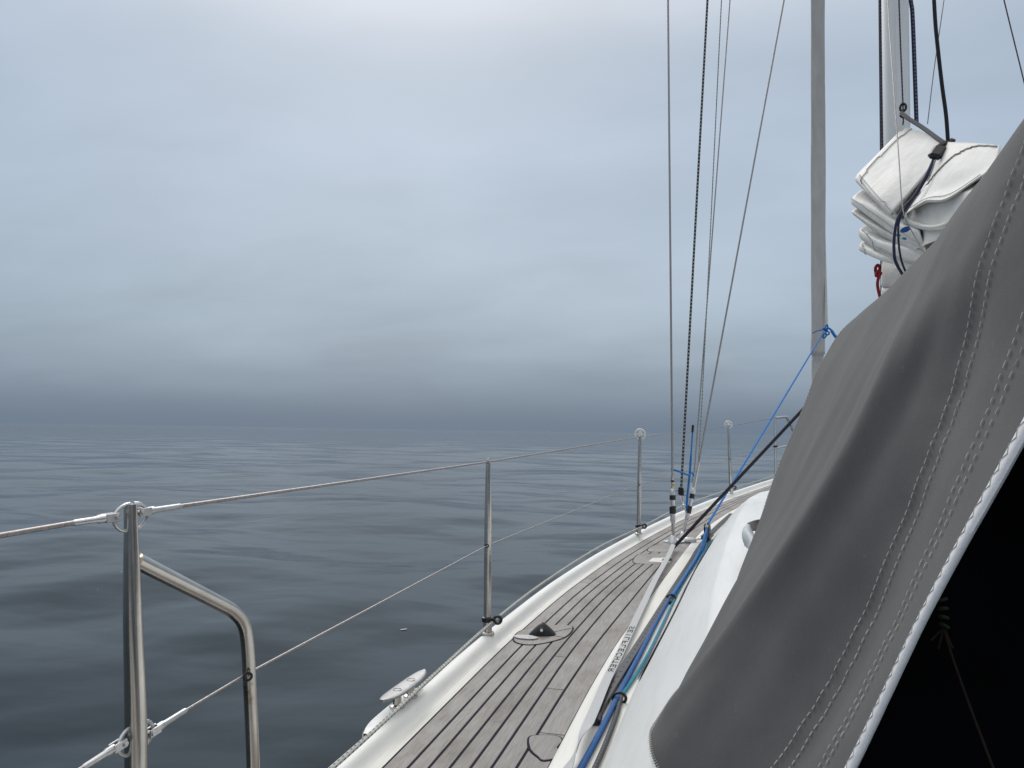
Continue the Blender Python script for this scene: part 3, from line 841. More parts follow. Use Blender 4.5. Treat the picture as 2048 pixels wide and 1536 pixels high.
def plank(strip):
    """strip: list of (index, left offset, right offset)"""
    rows = []
    for i, a, bb in strip:
        rows.append([rail_pt(i, a, DZ_TOP - .006), rail_pt(i, a, DZ_TOP - .0005), rail_pt(i, a + .0008, DZ_TOP), rail_pt(i, bb - .0008, DZ_TOP), rail_pt(i, bb, DZ_TOP - .0005), rail_pt(i, bb, DZ_TOP - .006)])
    mb = MB().grid(rows)
    for r0 in (rows[0], rows[-1]):
        mb.add(r0, [(0, 1, 2, 3, 4, 5)])
    o = mb.build('plank', M['teak'], deck, angle=30)
    fix_normals(o)
    o.parent = deck
    o.matrix_parent_inverse = Matrix.Identity(4)
    return o


MARG = .066
BUTT = .030


def runs(cuts, width_at, y_end=10.1):
    """split a row of planking at its butt joints; width_at(i) gives (left, right) or None"""
    marks = sorted((c - RS[0][1]) / .08 for c in cuts)
    st = sorted([(float(i), 0) for i in range(len(RS) - 1)] + [(c - BUTT, 1) for c in marks] + [(c + BUTT, 2) for c in marks])
    run = []
    for s_, kind in st:
        if any(abs(s_ - c) < BUTT * .99 for c in marks) or lerp_at(RS, s_)[1] > y_end:
            continue
        w = width_at(s_)
        if kind == 2 or w is None:
            if len(run) > 1:
                plank(run)
            run = []
        if w is not None:
            run.append((s_, *w))
    if len(run) > 1:
        plank(run)


for k in range(len(bounds) - 1):
    a, bb = TEAK0 + bounds[k] + (GAP / 2 if k else 0), TEAK0 + bounds[k + 1] - GAP / 2

    def width(s_, a=a, bb=bb):
        om = lerp_at(OM, s_)
        lim = om - MARG - GAP if lerp_at(RS, s_)[1] < 7.9 else om - .03
        r_ = lim if lim - bb < .031 else bb
        return (a, r_) if r_ - a > .031 - GAP else None
    runs(JOINTS.get(k, [random.uniform(5.5, 8.5)]), width)
# margin plank along the coachroof
runs([1.955, 4.45], lambda s_: (lerp_at(OM, s_) - MARG, lerp_at(OM, s_) - .005), 7.5)

# coachroof: section from the deck edge up over the top
CY = [-.6, .6, 2.0, 3.0, 4.0, 5.3, 6.2, 7.0, 7.5, 7.9]
CXB = [-1.33, -1.320, -1.306, -1.268, -1.195, -1.085, -.965, -.80, -.58, -.30]
CXT = [-1.09, -1.085, -1.075, -1.04, -.985, -.905, -.80, -.64, -.42, -.20]
CZT = [1.56, 1.565, 1.575, 1.58, 1.575, 1.555, 1.53, 1.505, 1.50, 1.50]
_cy, _cxb = smooth_table(CY, CXB, 41)
_, _cxt = smooth_table(CY, CXT, 41)
_, _czt = smooth_table(CY, CZT, 41)
CF = [(0, 0), (.05, .10), (.14, .26), (.26, .42), (.42, .58), (.62, .75), (.82, .89), (1, 1)]
_cf = catmull(CF, 6)


def roof(y, t):
    """point on the port side of the coachroof, t 0 at the deck, 1 at the top edge, then on to the centreline at 2"""
    xb, xt, zt = float(np.interp(y, _cy, _cxb)), float(np.interp(y, _cy, _cxt)), float(np.interp(y, _cy, _czt))
    zb = zr(y) - .024
    zt = max(zt, zb + .02)
    if t <= 1:
        q = t * (len(_cf) - 1)
        i = min(int(q), len(_cf) - 2)
        f = _cf[i] + (_cf[i + 1] - _cf[i]) * (q - i)
        return np.array([xb + (xt - xb) * f[0], y, zb + (zt - zb) * f[1]])
    s = t - 1
    return np.array([xt * (1 - s), y, zt + .10 * math.sin(s * math.pi / 2) * min(1, (8.0 - y) / 1.5)])


tt = list(np.linspace(0, 1, 26)) + [1.05, 1.12, 1.25, 1.4, 1.6, 1.8, 2.0]
ys = list(np.arange(.95, 7.9, .09))
rows = []
for y in ys:
    half = [roof(y, t) for t in tt]
    rows.append(half + [q * V((-1, 1, 1)) for q in half[-2::-1]])
nose = []
for q in rows[-1]:
    nose.append(np.array([q[0] * .6, 8.02, zr(8.0) - .03]))
rows.append(nose)
coach = fix_normals(MB().grid(rows).build('coachroof', M['gel_roof'], yacht, angle=50))
# cream side-deck moulding between teak and coachroof carries the track
rows = []
for y in np.arange(-.6, 7.6, .08):
    xi, xb = inner_x(y) - .001, float(np.interp(y, _cy, _cxb)) + .012
    z = zr(y)
    rows.append([np.array([xi, y, z - .034]), np.array([xi, y, z - .0225]), np.array([xi + .004, y, z - .0190]), np.array([xi + .02, y, z - .0175]), np.array([(xi + xb) / 2, y, z - .0165]), np.array([xb, y, z - .0185])])
moulding = fix_normals(MB().grid(rows).build('deck_moulding', M['cream'], yacht, angle=50))
# smoked side window let into the coachroof
rows = []
for s in np.linspace(0, 1, 50):
    y = 1.95 + s * 2.75
    wd = (1 - abs(2 * s - 1) ** 3.0) ** .6
    t0, t1 = .42 - .16 * wd, .42 + .17 * wd + .01
    rows.append([roof(y, t) + V((-.0035, 0, .0025)) for t in np.linspace(t0, t1, 7)])
fix_normals(MB().grid(rows).build('side_window', M['window'], coach, angle=80))
coach.children[0].matrix_parent_inverse = Matrix.Identity(4)
# starboard deck, plain
rows = [[rail_pt(i, .09, -.029) * V((-1, 1, 1)), rail_pt(i, max(OM[i], .1), -.029) * V((-1, 1, 1))] for i in range(len(RS))]
fix_normals(MB().grid(rows).build('far_side_deck', M['teak'], yacht))
# swelling of the rail that carries the cleat
mb = MB()
prof = []
for s in np.linspace(-1, 1, 25):
    prof.append((1.93 + s * .17, 0.024 * (1 - s ** 4) ** .8))
rows = [[np.array([rail_x(y) - w, y, zr(y) - .12 + .06 * (1 - w / .024)]), np.array([rail_x(y) - w, y, zr(y) - .010]), np.array([rail_x(y) - max(w - .006, 0), y, zr(y) + .0006]), np.array([rail_x(y) + .02, y, zr(y) + .0012])] for y, w in prof]
fix_normals(MB().grid(rows).build('cleat_pad', M['gel'], yacht, angle=60))


# inlaid teak pieces: a caulk rim and a pad, both a little proud of the planks
def inlay(name, key, parent, grow=1.06, mat='teak', lift=.0012):
    pts = [V(p) for p in DATA[key]]
    pts = pts + [pts[0]]
    cm = catmull([pts[-2]] + pts + [pts[1]], 6)
    cm = cm[6:-6][:-1]
    c = sum(cm) / len(cm)
    def lay(q, dz):
        return np.array([q[0], q[1], zr(q[1]) + DZ_TOP + dz])
    rim = [lay(c + (q - c) * 1.0 + (q - c) / np.linalg.norm(q - c) * .004, lift) for q in cm]
    pad = [lay(q - (q - c) / np.linalg.norm(q - c) * .002, lift + .0014) for q in cm]
    r_ = MB().slab(rim, .004).build('caulk_rim', M['caulk'], parent, smooth=False)
    p_ = MB().slab(pad, .004).build(name, M[mat], parent, smooth=False)
    for o in (r_, p_):
        fix_normals(o)
    return c


inlay('teak_inlay', 'oval', yacht)
inlay('teak_inlay', 'inlay_a', yacht)
inlay('teak_inlay', 'inlay_b', yacht)
inlay('teak_inlay', 'inlay_c', yacht)
# seams that divide the oval inlay, and the white tray sunk in the one by the shrouds
def surf_line(a, b_, w, dz):
    a, b_ = V(a), V(b_)
    d = (b_ - a)[:2]; d /= np.linalg.norm(d)
    nn = np.array([-d[1], d[0]]) * w / 2
    q = [a[:2] - nn, b_[:2] - nn, b_[:2] + nn, a[:2] + nn]
    return MB().slab([np.array([p[0], p[1], zr(p[1]) + DZ_TOP + dz]) for p in q], .003)


ov = DATA['oval']
oc = V(DATA['hood'][0])
for q in (ov[4], ov[5]):
    surf_line(oc, q, .003, .0032).build('inlay_seam', M['caulk'], yacht, smooth=False)
tr = [V(p) for p in DATA['tray']]
tc_ = sum(tr) / 4
mb = MB().slab([np.array([p[0], p[1], zr(p[1]) + DZ_TOP + .004]) for p in tr], .003)
fix_normals(mb.build('deck_tray', M['cream'], yacht, smooth=False))
mb = MB().slab([np.array([*(tc_ + (p - tc_) * V((.45, .55, 1)) + V((.03, .01, 0)))[:2], zr(p[1]) + DZ_TOP + .0052]) for p in tr], .003)
fix_normals(mb.build('tray_drain', M['black'], yacht, smooth=False))

# ------------------------------------------------------------------ stanchions
def flange(mb, p):
    x, y, z = p
    mb.lathe((x, y, z), (x, y, z + .045), [(0, .024), (.12, .024), (.2, .021), (.24, .0155), (1, .0152), (1.0, .0135)], 20)


def stanchion(base, top, label):
    b_, t_ = V(base), V(top)
    s = empty('stanchion', tuple(b_))
    tag(s, label, 'stanchion', 'stanchions along the port rail')
    def at(f):
        return b_ + (t_ - b_) * f
    MB().tube([at(f) for f in (0.02, .3, .5, .62, .8, .95, .985, 1.0)], [.0132, .0132, .0130, .0125, .0104, .0088, .0086, .006], 16).build('post', M['steel'], s)
    mb = MB(); flange(mb, b_); mb.build('base_flange', M['steel'], s)
    for nm, f in (('lower_eye', .5), ('upper_eye', .975)):
        rr = .0125 if f < .6 else .0082
        MB().ring(at(f) + V((0, -rr, 0)), (.1, -1, 0), .006, .0018, 16, 6).build(nm, M['black'] if f < .6 else M['steel'], s)
    # black plastic fairlead clamped round the foot
    mb = MB()
    f0 = b_ + V((0, 0, .042))
    mb.lathe(f0, f0 + V((0, 0, .018)), [(0, .016), (.1, .0205), (.9, .0205), (1, .016)], 16)
    e = f0 + V((.034, .006, .008))
    mb.ring(e, (-.35, 1, 0), .012, .0055, 20, 8)
    mb.box(f0 + V((.017, 0, .009)), (.010, .008, .006))
    mb.build('rope_fairlead', M['black'], s)
    return s


S2 = ((-1.845, 2.692, zr(2.692) + .0), (-1.853, 2.692, 1.856))
S3 = ((-1.571, 5.021, zr(5.021) + .0), (-1.567, 5.021, 1.937))
S4 = ((-1.008, 7.446, zr(7.446) + .0), (-1.030, 7.446, 2.034))
stanchion(*S2, 'steel stanchion nearest the round deck inlay, tapered post with bare top')
s3 = stanchion(*S3, 'steel stanchion topped by the larger white wheel, beside the shrouds')
s4 = stanchion(*S4, 'farther steel stanchion topped by a small white wheel, near the bow')


def wheel(s, top, axis):
    c = V(top) + V((0, .012, .004))
    w = MB().ring(c, axis, .0325, .0050, 36, 8)
    ax = V(axis) / np.linalg.norm(V(axis))
    u_ = np.array([0, 0, 1.0]); u_ -= ax * (u_ @ ax); u_ /= np.linalg.norm(u_)
    v_ = np.cross(ax, u_)
    for a in range(4):
        d = math.cos(a * math.pi / 2) * u_ + math.sin(a * math.pi / 2) * v_
        w.tube([c + d * .006, c + d * .033], .0026, 6)
    w.box(c + u_ * .010, (.011, .006, .017), (v_, ax, u_))
    w.build('roller_wheel', M['white_plastic'], s)


wheel(s3, S3[1], V(S4[1]) - V(S2[1]))
wheel(s4, S4[1], V(S4[1]) - V(S3[1]))

# braced gate stanchion close by
g = DATA['gate_post']
gb = V((g[3][0], .985, zr(.985)))
gate = tag(empty('gate_stanchion', tuple(gb)), 'near braced steel gate stanchion with bent side leg and wire ends', 'stanchion', 'stanchions along the port rail')
pts = [V(g[0]), V(g[1]), V(g[2]), V(g[3]), gb + V((0, 0, .01))]
MB().tube(catmull(pts, 5), list(np.interp(np.linspace(0, 1, 21), [0, .25, .5, .75, 1], [.0086, .0092, .0128, .0150, .0150])), 22).build('post', M['steel'], gate)
mb = MB(); flange(mb, gb); mb.build('base_flange', M['steel'], gate)
lp = [V(p) for p in DATA['gate_leg']]
lb = V((lp[-1][0], lp[-1][1] + .012, zr(1.27)))
MB().tube(catmull(lp + [lb + V((0, 0, .01))], 6), .0112, 20).build('brace_leg', M['steel'], gate)
mb = MB(); flange(mb, lb); mb.build('base_flange', M['steel'], gate)
hole = V(DATA['life_lo_fwd'][2])
MB().ring(hole + V((.0095, -.006, 0)), (.55, -.8, .05), .0062, .0022, 16, 6).build('wire_eye', M['black'], gate)
tp = V(g[0])
ring_c = tp + V((0, .002, -.018))
loop = MB()
for sgn in (-1, 1):
    arc = [ring_c + V((0, sgn * (.004 + .028 * math.sin(a)), .0185 * math.cos(a))) for a in np.linspace(0, math.pi, 12)]
    loop.tube(arc, .0025, 8)
loop.build('top_loop', M['steel_dull'], gate)
lo_c = V((g[3][0], (DATA['life_lo_aft'][0][1] + DATA['life_lo_fwd'][0][1]) / 2, (DATA['life_lo_aft'][0][2] + DATA['life_lo_fwd'][0][2]) / 2))
loop = MB()
for sgn in (-1, 1):
    arc = [lo_c + V((0, sgn * (.010 + .024 * math.sin(a)), .0185 * math.cos(a))) for a in np.linspace(0, math.pi, 12)]
    loop.tube(arc, .0025, 8)
loop.build('lower_loop', M['steel_dull'], gate)


# ------------------------------------------------------------------ lifelines
def lifeline(label, pts, swages, r=.003):
    """pts: wire path; swages: list of (end, inner) pairs of end fittings"""
    o = tag(empty('lifeline', tuple(pts[0])), label, 'lifeline')
    MB().tube(pts, r, 10).build('wire', M['wire'], o)
    for e, i in swages:
        e, i = V(e), V(i)
        d = (i - e) / np.linalg.norm(i - e)
        f = MB()
        f.tube([e + d * .010, e + d * .022, e + d * .026, i - d * .003, i], [.0058, .0058, .0044, .0040, .0030], 12)
        f.build('swage', M['steel_dull'], o)
        sd_ = np.cross(d, V((0, 0, 1))); sd_ /= np.linalg.norm(sd_)
        uu = np.cross(sd_, d)
        f = MB()
        for s in (-1, 1):
            f.box(e + sd_ * .0046 * s + d * .002, (.0115, .0014, .0058), (d, sd_, uu), .2)
        f.tube([e - d * .005 - sd_ * .0085, e - d * .005 + sd_ * .0085], .0036, 10)
        f.build('toggle_fork', M['steel_dull'], o)
    return o


ua, uf = [V(p) for p in DATA['life_up_aft']], [V(p) for p in DATA['life_up_fwd']]
la, lf = [V(p) for p in DATA['life_lo_aft']], [V(p) for p in DATA['life_lo_fwd']]
PT = [V(p) for p in DATA['pulpit']]
PM = [V(p) for p in DATA['pulpit_mid']]


def st_at(S, f):
    return V(S[0]) + (V(S[1]) - V(S[0])) * f


lifeline('upper wire lifeline leading aft from the near gate stanchion', [ua[1], ua[2], ua[3], ua[3] + (ua[3] - ua[2]) * 4], [(ua[0], ua[1])], .0033)
lifeline('lower wire lifeline leading aft from the near gate stanchion', [la[1], la[2], la[2] + (la[2] - la[1]) * 9], [(la[0], la[1])], .0033)
lifeline('upper wire lifeline running forward over the stanchion tops to the bow', [uf[2], st_at(S2, .975), st_at(S3, .98), st_at(S4, .98), PT[1]], [(uf[0], uf[2])], .0030)
lifeline('lower wire lifeline running forward through the middles of the stanchions', [lf[1], lf[2], st_at(S2, .5), st_at(S3, .5), st_at(S4, .5), PM[0]], [(lf[0], lf[1])], .0021)

# ------------------------------------------------------------------ bow pulpit
pul = tag(empty('bow_pulpit', tuple(PT[0])), 'pale steel tube pulpit at the bow beyond the sprayhood', 'pulpit')
PT[0][2] = zr(8.6)
MB().tube([PT[0], PT[1] - V((0, 0, .004))], .0125, 14).build('post', M['steel_dull'], pul)
MB().tube(catmull([PT[1], PT[2], PT[3], PT[4], V((PT[5][0], PT[5][1], zr(9.5)))], 6), .0125, 14).build('top_rail', M['steel_dull'], pul)
MB().tube(catmull(PM, 4), .0095, 12).build('mid_rail', M['steel_dull'], pul)
MB().ring(PM[0] + V((0, 0, .022)), (0, 0, 1), .016, .010, 16, 8, ).build('clamp', M['black'], pul)
mir = V((-1, 1, 1))
MB().tube([PT[0] * mir, PT[1] * mir - V((0, 0, .004))], .0125, 14).build('post', M['steel_dull'], pul)
MB().tube(catmull([PT[1] * mir, PT[2] * mir, PT[3] * mir, PT[4] * mir, V((-PT[5][0], PT[5][1], zr(9.5)))], 6), .0125, 14).build('top_rail', M['steel_dull'], pul)


# ------------------------------------------------------------------ cleats
def cleat(c, d, L, label):
    c, d = V(c), V(d)
    d = d / np.linalg.norm(d)
    s_ = np.cross(d, V((0, 0, 1))); s_ /= np.linalg.norm(s_)
    o = tag(empty('mooring_cleat', tuple(c)), label, 'cleat', 'mooring cleats on the rail')
    k = L / .26
    rows = []
    for t in np.linspace(-1, 1, 25):
        w = (.0195 * (1 - abs(t) ** 2.6) ** .55 + .0035) * k
        th = (.0042 + .002 * (1 - abs(t))) * k
        zc = .036 * k + .005 * k * abs(t) ** 2
        row = []
        for a in np.linspace(0, 2 * math.pi, 17):
            row.append(c + d * (t * L / 2) + s_ * (w * np.sign(math.cos(a)) * abs(math.cos(a)) ** .7) + V((0, 0, zc + th * np.sign(math.sin(a)) * abs(math.sin(a)) ** .8)))
        rows.append(row)
    mb = MB().grid(rows)
    mb.add(rows[0][:-1], [tuple(range(16))]); mb.add(rows[-1][:-1], [tuple(range(16))])
    fix_normals(mb.build('horn', M['steel_cast'], o))
    for t in (-.32, .32):
        p = c + d * t * L / 2 * 1.0
        MB().lathe(p, p + V((0, 0, .036 * k)), [(0, .019 * k), (.14, .019 * k), (.22, .011 * k), (.8, .0105 * k), (1, .013 * k)], 16).build('post', M['steel'], o)
        q = p + V((0, 0, .0425 * k))
        f = MB().ring(q, (0, 0, 1), .0105 * k, .0009 * k, 20, 6)
        f.build('bolt_head', M['steel'], o)
    return o


h0, h1 = V(DATA['cleat_horn'][0]), V(DATA['cleat_horn'][1])
hc = (h0 + h1) / 2
cleat((hc[0] - .012, hc[1], zr(hc[1]) + .001), h1 - h0 + V((.0, 0, 0)), float(np.linalg.norm((h1 - h0)[:2])), 'flat oval steel mooring cleat on the rail in the foreground')
bc = V(DATA['bow_cleat'][0])
cleat((bc[0] + .06, bc[1], zr(bc[1])), RS[108] - RS[107] if False else V((.4, 1, 0)), .20, 'tiny steel mooring cleat on the rail at the bow')

# furling line led along the rail through the fairleads
re = [V(p) for p in DATA['rail_rope_eyes']]
pth = [V((-1.80, -.4, zr(0) + .03)), V((-1.822, .8, zr(.8) + .034)), V((-1.815, 1.507, zr(1.5) + .030)), V((-1.826, 2.1, zr(2.1) + .034)), re[0], V((rail_x(3.4) + .03, 3.4, zr(3.4) + .038)), V((rail_x(4.3) + .035, 4.3, zr(4.3) + .042)), re[1],
       V((rail_x(6.2) + .035, 6.2, zr(6.2) + .045)), re[2], V((rail_x(8.4) + .05, 8.4, zr(8.4) + .04)), V((-.1, 9.9, zr(9.9) + .1))]
tag(MB().tube(catmull(pth, 10), .0052, 10).build('furling_line', M['r_rail']), 'thin pale rope with dark flecks led along the rail edge', 'rope')

# ------------------------------------------------------------------ deck fairlead on the oval inlay
hd = V(DATA['hood'][0]); hd[2] = zr(hd[1]) + DZ_TOP + .0028
fl = tag(empty('deck_fairlead', tuple(hd)), 'black plastic hooded fairlead with pale oval plate on the side deck', 'fairlead')
rows = []
for s in np.linspace(-1, 1, 21):
    hgt = .040 * (1 - abs(s) ** 1.25) ** 1.0 + .003
    wid = .022 * (1 - abs(s) ** 3) ** .5 + .006
    rows.append([hd + V((s * .046, s * .010, 0)) + V((0, wid * math.cos(a), max(0, hgt * math.sin(a)))) for a in np.linspace(0, math.pi, 15)])
mb = MB().grid(rows)
fix_normals(mb.build('hood', M['black'], fl))
MB().ring(hd + V((.004, -.034, .022)), (.05, -1, .35), .0085, .003, 16, 8).build('eye', M['black'], fl)
MB().lathe(hd + V((.004, -.0325, .0225)), hd + V((.004, -.036, .0235)), [(0, .006), (1, .005)], 12).build('bolt_head', M['cream'], fl)
op = V(DATA['oval_plate'][0]); op[2] = zr(op[1]) + DZ_TOP + .003
out = [op + V((.030 * math.cos(a) * 1.45, .026 * math.sin(a), .004)) for a in np.linspace(0, 2 * math.pi, 29)[:-1]]
fix_normals(MB().slab(out, .006).build('oval_plate', M['steel_cast'], fl, smooth=False))
MB().lathe(op + V((.012, 0, .003)), op + V((.012, 0, .0052)), [(0, .006), (1, .005)], 12).build('screw', M['steel'], fl)

# ------------------------------------------------------------------ genoa track, car and sheets
trk = [V(p) for p in DATA['track']]
tpts = catmull([V((p[0], p[1], zr(p[1]) - .0165)) for p in trk], 8)
track = tag(empty('genoa_track', tuple(tpts[0])), 'long black genoa track with rows of holes along the coachroof', 'track')


def sweep(pts, prof):
    rows = []
    n_ = len(pts)
    for i in range(n_):
        t = pts[min(i + 1, n_ - 1)] - pts[max(i - 1, 0)]
        t = t / np.linalg.norm(t)
        s_ = np.cross(t, V((0, 0, 1))); s_ /= np.linalg.norm(s_)
        rows.append([pts[i] + s_ * x + V((0, 0, z)) for x, z in prof])
    mb = MB().grid(rows)
    mb.add(rows[0][:-1], [tuple(range(len(prof) - 1))])
    mb.add(rows[-1][:-1], [tuple(range(len(prof) - 1))])
    return mb


T = [(-.0135, .004), (-.0132, .0115), (-.011, .0135), (.011, .0135), (.0132, .0115), (.0135, .004), (.008, .003), (.008, -.002), (-.008, -.002), (-.008, .003), (-.0135, .004)]
fix_normals(sweep(tpts, T).build('rail', M['black'], track, angle=25))
hb = MB()
Lacc, nxt = 0.0, .05
for i in range(1, len(tpts)):
    seg = np.linalg.norm(tpts[i] - tpts[i - 1])
    while Lacc + seg > nxt:
        p = tpts[i - 1] + (tpts[i] - tpts[i - 1]) * ((nxt - Lacc) / seg)
        hb.lathe(p + V((0, 0, .0128)), p + V((0, 0, .0145)), [(0, .0042), (.6, .0042), (1, .003)], 8)
        nxt += .05
    Lacc += seg
ho = hb.build('hole_rims', M['r_dark'], track)
ho['kind'] = 'stuff'
eb = MB().box(tpts[0] + V((0, .01, .009)), (.019, .026, .0095), None, .25).build('end_stop', M['black'], track)

bk = V(DATA['block'][0])
car = tag(empty('genoa_car', tuple(bk)), 'black genoa sheet block with steel pins on the track by the shrouds', 'block')
td = V((.075, .48, .017)); td /= np.linalg.norm(td)
sx = np.cross(td, V((0, 0, 1))); sx /= np.linalg.norm(sx)
up_ = np.cross(sx, td)
cb = V((bk[0] - .01, bk[1], zr(bk[1]) + .012))
MB().box(cb, (.075, .026, .014), (td, sx, up_), .2).build('car_body', M['black'], car)
for s in (-1, 1):
    q = cb + up_ * .042 + sx * .013 * s
    MB().lathe(q - sx * .003, q + sx * .003, [(0, .030), (.2, .034), (.8, .034), (1, .030)], 22).build('cheek', M['black'], car)
MB().lathe(cb + up_ * .042 - sx * .009, cb + up_ * .042 + sx * .009, [(0, .026), (.5, .018), (1, .026)], 20).build('sheave', M['steel_dull'], car)
MB().tube([cb + up_ * .042 - sx * .022, cb + up_ * .042 + sx * .022], .007, 10).build('pin', M['steel'], car)
MB().tube([cb - td * .07 + up_ * .006 - sx * .02, cb - td * .09 + up_ * .022], .008, 8).build('plunger', M['steel'], car)


def rope(key, r, mat, name, label, cat='rope', sub=8, pts=None, group=None, seg=10):
    p = [V(q) for q in (pts or DATA[key])]
    return tag(MB().tube(catmull(p, sub), r, seg).build(name, M[mat]), label, cat, group)


br = [V((p[0], p[1], zr(p[1]) - .0095)) for p in DATA['blue_rope']]
br[0] = cb + up_ * .062 + td * .03
rope('', .0076, 'r_blue', 'blue_sheet', 'thick blue rope with red flecks lying along the genoa track', pts=br)
tl = [V((p[0], p[1], zr(p[1]) - .0105)) for p in DATA['teal_rope']]
rope('', .0046, 'r_teal', 'teal_line', 'thin teal line lying against the coachroof beside the blue rope', pts=tl)
b2 = [V((p[0], p[1], zr(p[1]) + .004)) for p in DATA['blue_rope2']]
b2[0] = cb + up_ * .050 + td * .0
rope('', .006, 'r_sheet', 'blue_tail', 'short bright blue rope tail below the genoa block', pts=b2)
gr = [V((p[0], p[1], zr(p[1]) - .010)) for p in DATA['grey_rope']]
rope('', .0062, 'r_dark', 'grey_line', 'dark grey rope running aft beside the blue rope in the foreground', pts=gr)
for i, p in enumerate(DATA['rope_clips']):
    q = V((p[0] + .004, p[1], zr(p[1]) - .006))
    cl = tag(empty('rope_clip', tuple(q)), ['black rope clip holding the blue and teal lines midway along the track', 'black rope clip where the blue and grey ropes part in the foreground'][i], 'clip', 'rope clips along the coachroof')
    MB().ring(q, (-.1, 1, 0), .0145, .0042, 20, 8, (1, 1.2)).build('loop', M['black'], cl)
    MB().box(q + V((.004, -.035, -.004)), (.006, .034, .006), None, .3).build('tongue', M['black'], cl)
sf = [V(p) for p in DATA['blue_sheet_fwd']]
sf[0] = cb + up_ * .070 + td * .03
kn = V(DATA['genoa_ref'][0])
sf[-1] = kn + V((-.02, -.05, -.03))
tag(MB().tube([sf[0] + (sf[-1] - sf[0]) * t for t in np.linspace(0, 1, 12)], .0072, 10).build('genoa_sheet', M['r_sheet']), 'bright blue sheet stretched from the deck block up to the furled sail', 'rope')

# ------------------------------------------------------------------ webbing jackline with printed lettering
sp = [V((p[0], p[1], zr(p[1]) + .000)) for p in DATA['strap']]
sp[0][2] = zr(sp[0][1]) + .012
sp[1][2] = zr(sp[1][1]) + .004
for i, q in enumerate(sp):
    if 1.9 < q[1] < 2.35:
        q[2] = zr(q[1]) + .0075
scv = catmull(sp, 10)
rows, frames = [], []
for i, p in enumerate(scv):
    t = scv[min(i + 1, len(scv) - 1)] - scv[max(i - 1, 0)]
    t /= np.linalg.norm(t)
    s_ = np.cross(t, V((0, 0, 1))); s_ /= np.linalg.norm(s_)
    # one half-twist where the strap leaves the deck
    tw = 0.0
    if p[1] < 1.95:
        tw = -1.35 * math.exp(-((p[1] - 1.80) / .09) ** 2)
    nn = np.cross(s_, t)
    s2 = s_ * math.cos(tw) + nn * math.sin(tw)
    n2 = np.cross(s2, t)
    lift = V((0, 0, abs(math.sin(tw)) * .012))
    w = .0128
    rows.append([p + lift - s2 * w - n2 * .0011, p + lift + s2 * w - n2 * .0011, p + lift + s2 * w + n2 * .0011, p + lift - s2 * w + n2 * .0011, p + lift - s2 * w - n2 * .0011])
    frames.append((p, t, s_))
strap = tag(empty('webbing_jackline', tuple(sp[-1])), 'flat pale grey webbing strap with black lettering stretched along the side deck', 'strap')
fix_normals(MB().grid(rows).build('webbing', M['webbing'], strap, angle=30))
FONT = {'S': ['01111', '10000', '01110', '00001', '11110'], 'E': ['11111', '10000', '11110', '10000', '11111'], 'I': ['00100', '00100', '00100', '00100', '00100'],
        'L': ['10000', '10000', '10000', '10000', '11111'], 'F': ['11111', '10000', '11110', '10000', '10000'], 'C': ['01111', '10000', '10000', '10000', '01111'],
        'H': ['10001', '10001', '11111', '10001', '10001'], 'T': ['11111', '00100', '00100', '00100', '00100'], 'R': ['11110', '10001', '11110', '10010', '10001']}
text = 'SEILFLECHTER'
y_hi, y_lo = 2.935, 2.37
ycur = np.array([f[0][1] for f in frames])[::-1]
step = (y_hi - y_lo) / len(text)
for ci, glyph in enumerate(text):
    mb = MB()
    for r_ in range(5):
        for c_ in range(5):
            if FONT[glyph][r_][c_] != '1':
                continue
            # reading direction runs aft; letter tops point inboard
            y0 = y_hi - ci * step - (c_ / 5) * step * .74
            y1 = y0 - step * .74 / 5 * 1.02
            q = []
            for yy, e in ((y0, 0), (y0, 1), (y1, 1), (y1, 0)):
                j = int(np.argmin([abs(f[0][1] - yy) for f in frames]))
                p, t, s_ = frames[j]
                pz = float(np.interp(yy, ycur, np.array([f[0][2] for f in frames])[::-1]))
                px = float(np.interp(yy, ycur, np.array([f[0][0] for f in frames])[::-1]))
                off = .0090 - (r_ + e) * .0036
                q.append(V((px, yy, pz)) + s_ * off + V((0, 0, .0016)))
            mb.add(q, [(0, 1, 2, 3)])
    fix_normals(mb.build('letter', M['print'], strap, smooth=False))

# ------------------------------------------------------------------ shrouds and lines at the chainplates
ch = [V(p) for p in DATA['chain']]
for c in ch:
    c[2] = zr(c[1]) + DZ_TOP + .003
cp = tag(empty('chainplate', tuple((ch[0] + ch[1]) / 2)), 'polished steel chainplate base at the foot of the shrouds', 'chainplate')
mid = (ch[0] + ch[1]) / 2
MB().box(mid + V((0, 0, .003)), (.085, .052, .005), ((.6, 1, .03), (1, -.6, 0), (0, 0, 1)), .3).build('base_plate', M['steel_dull'], cp)
for c in ch[:2]:
    MB().lathe(c, c + V((0, 0, .05)), [(0, .034), (.2, .033), (.55, .020), (.9, .014), (1, .006)], 18).build('boss', M['steel_dull'], cp)
MB().lathe(ch[2] - V((.02, 0, -.012)), ch[2] + V((.05, .01, .014)), [(0, .017), (.3, .021), (.7, .021), (1, .014)], 14).build('roller', M['steel_dull'], cp)
MB().tube([ch[2] + V((.03, 0, .016)), cb - td * .06 + up_ * .0], .0058, 8).build('adjuster_rod', M['steel'], cp)


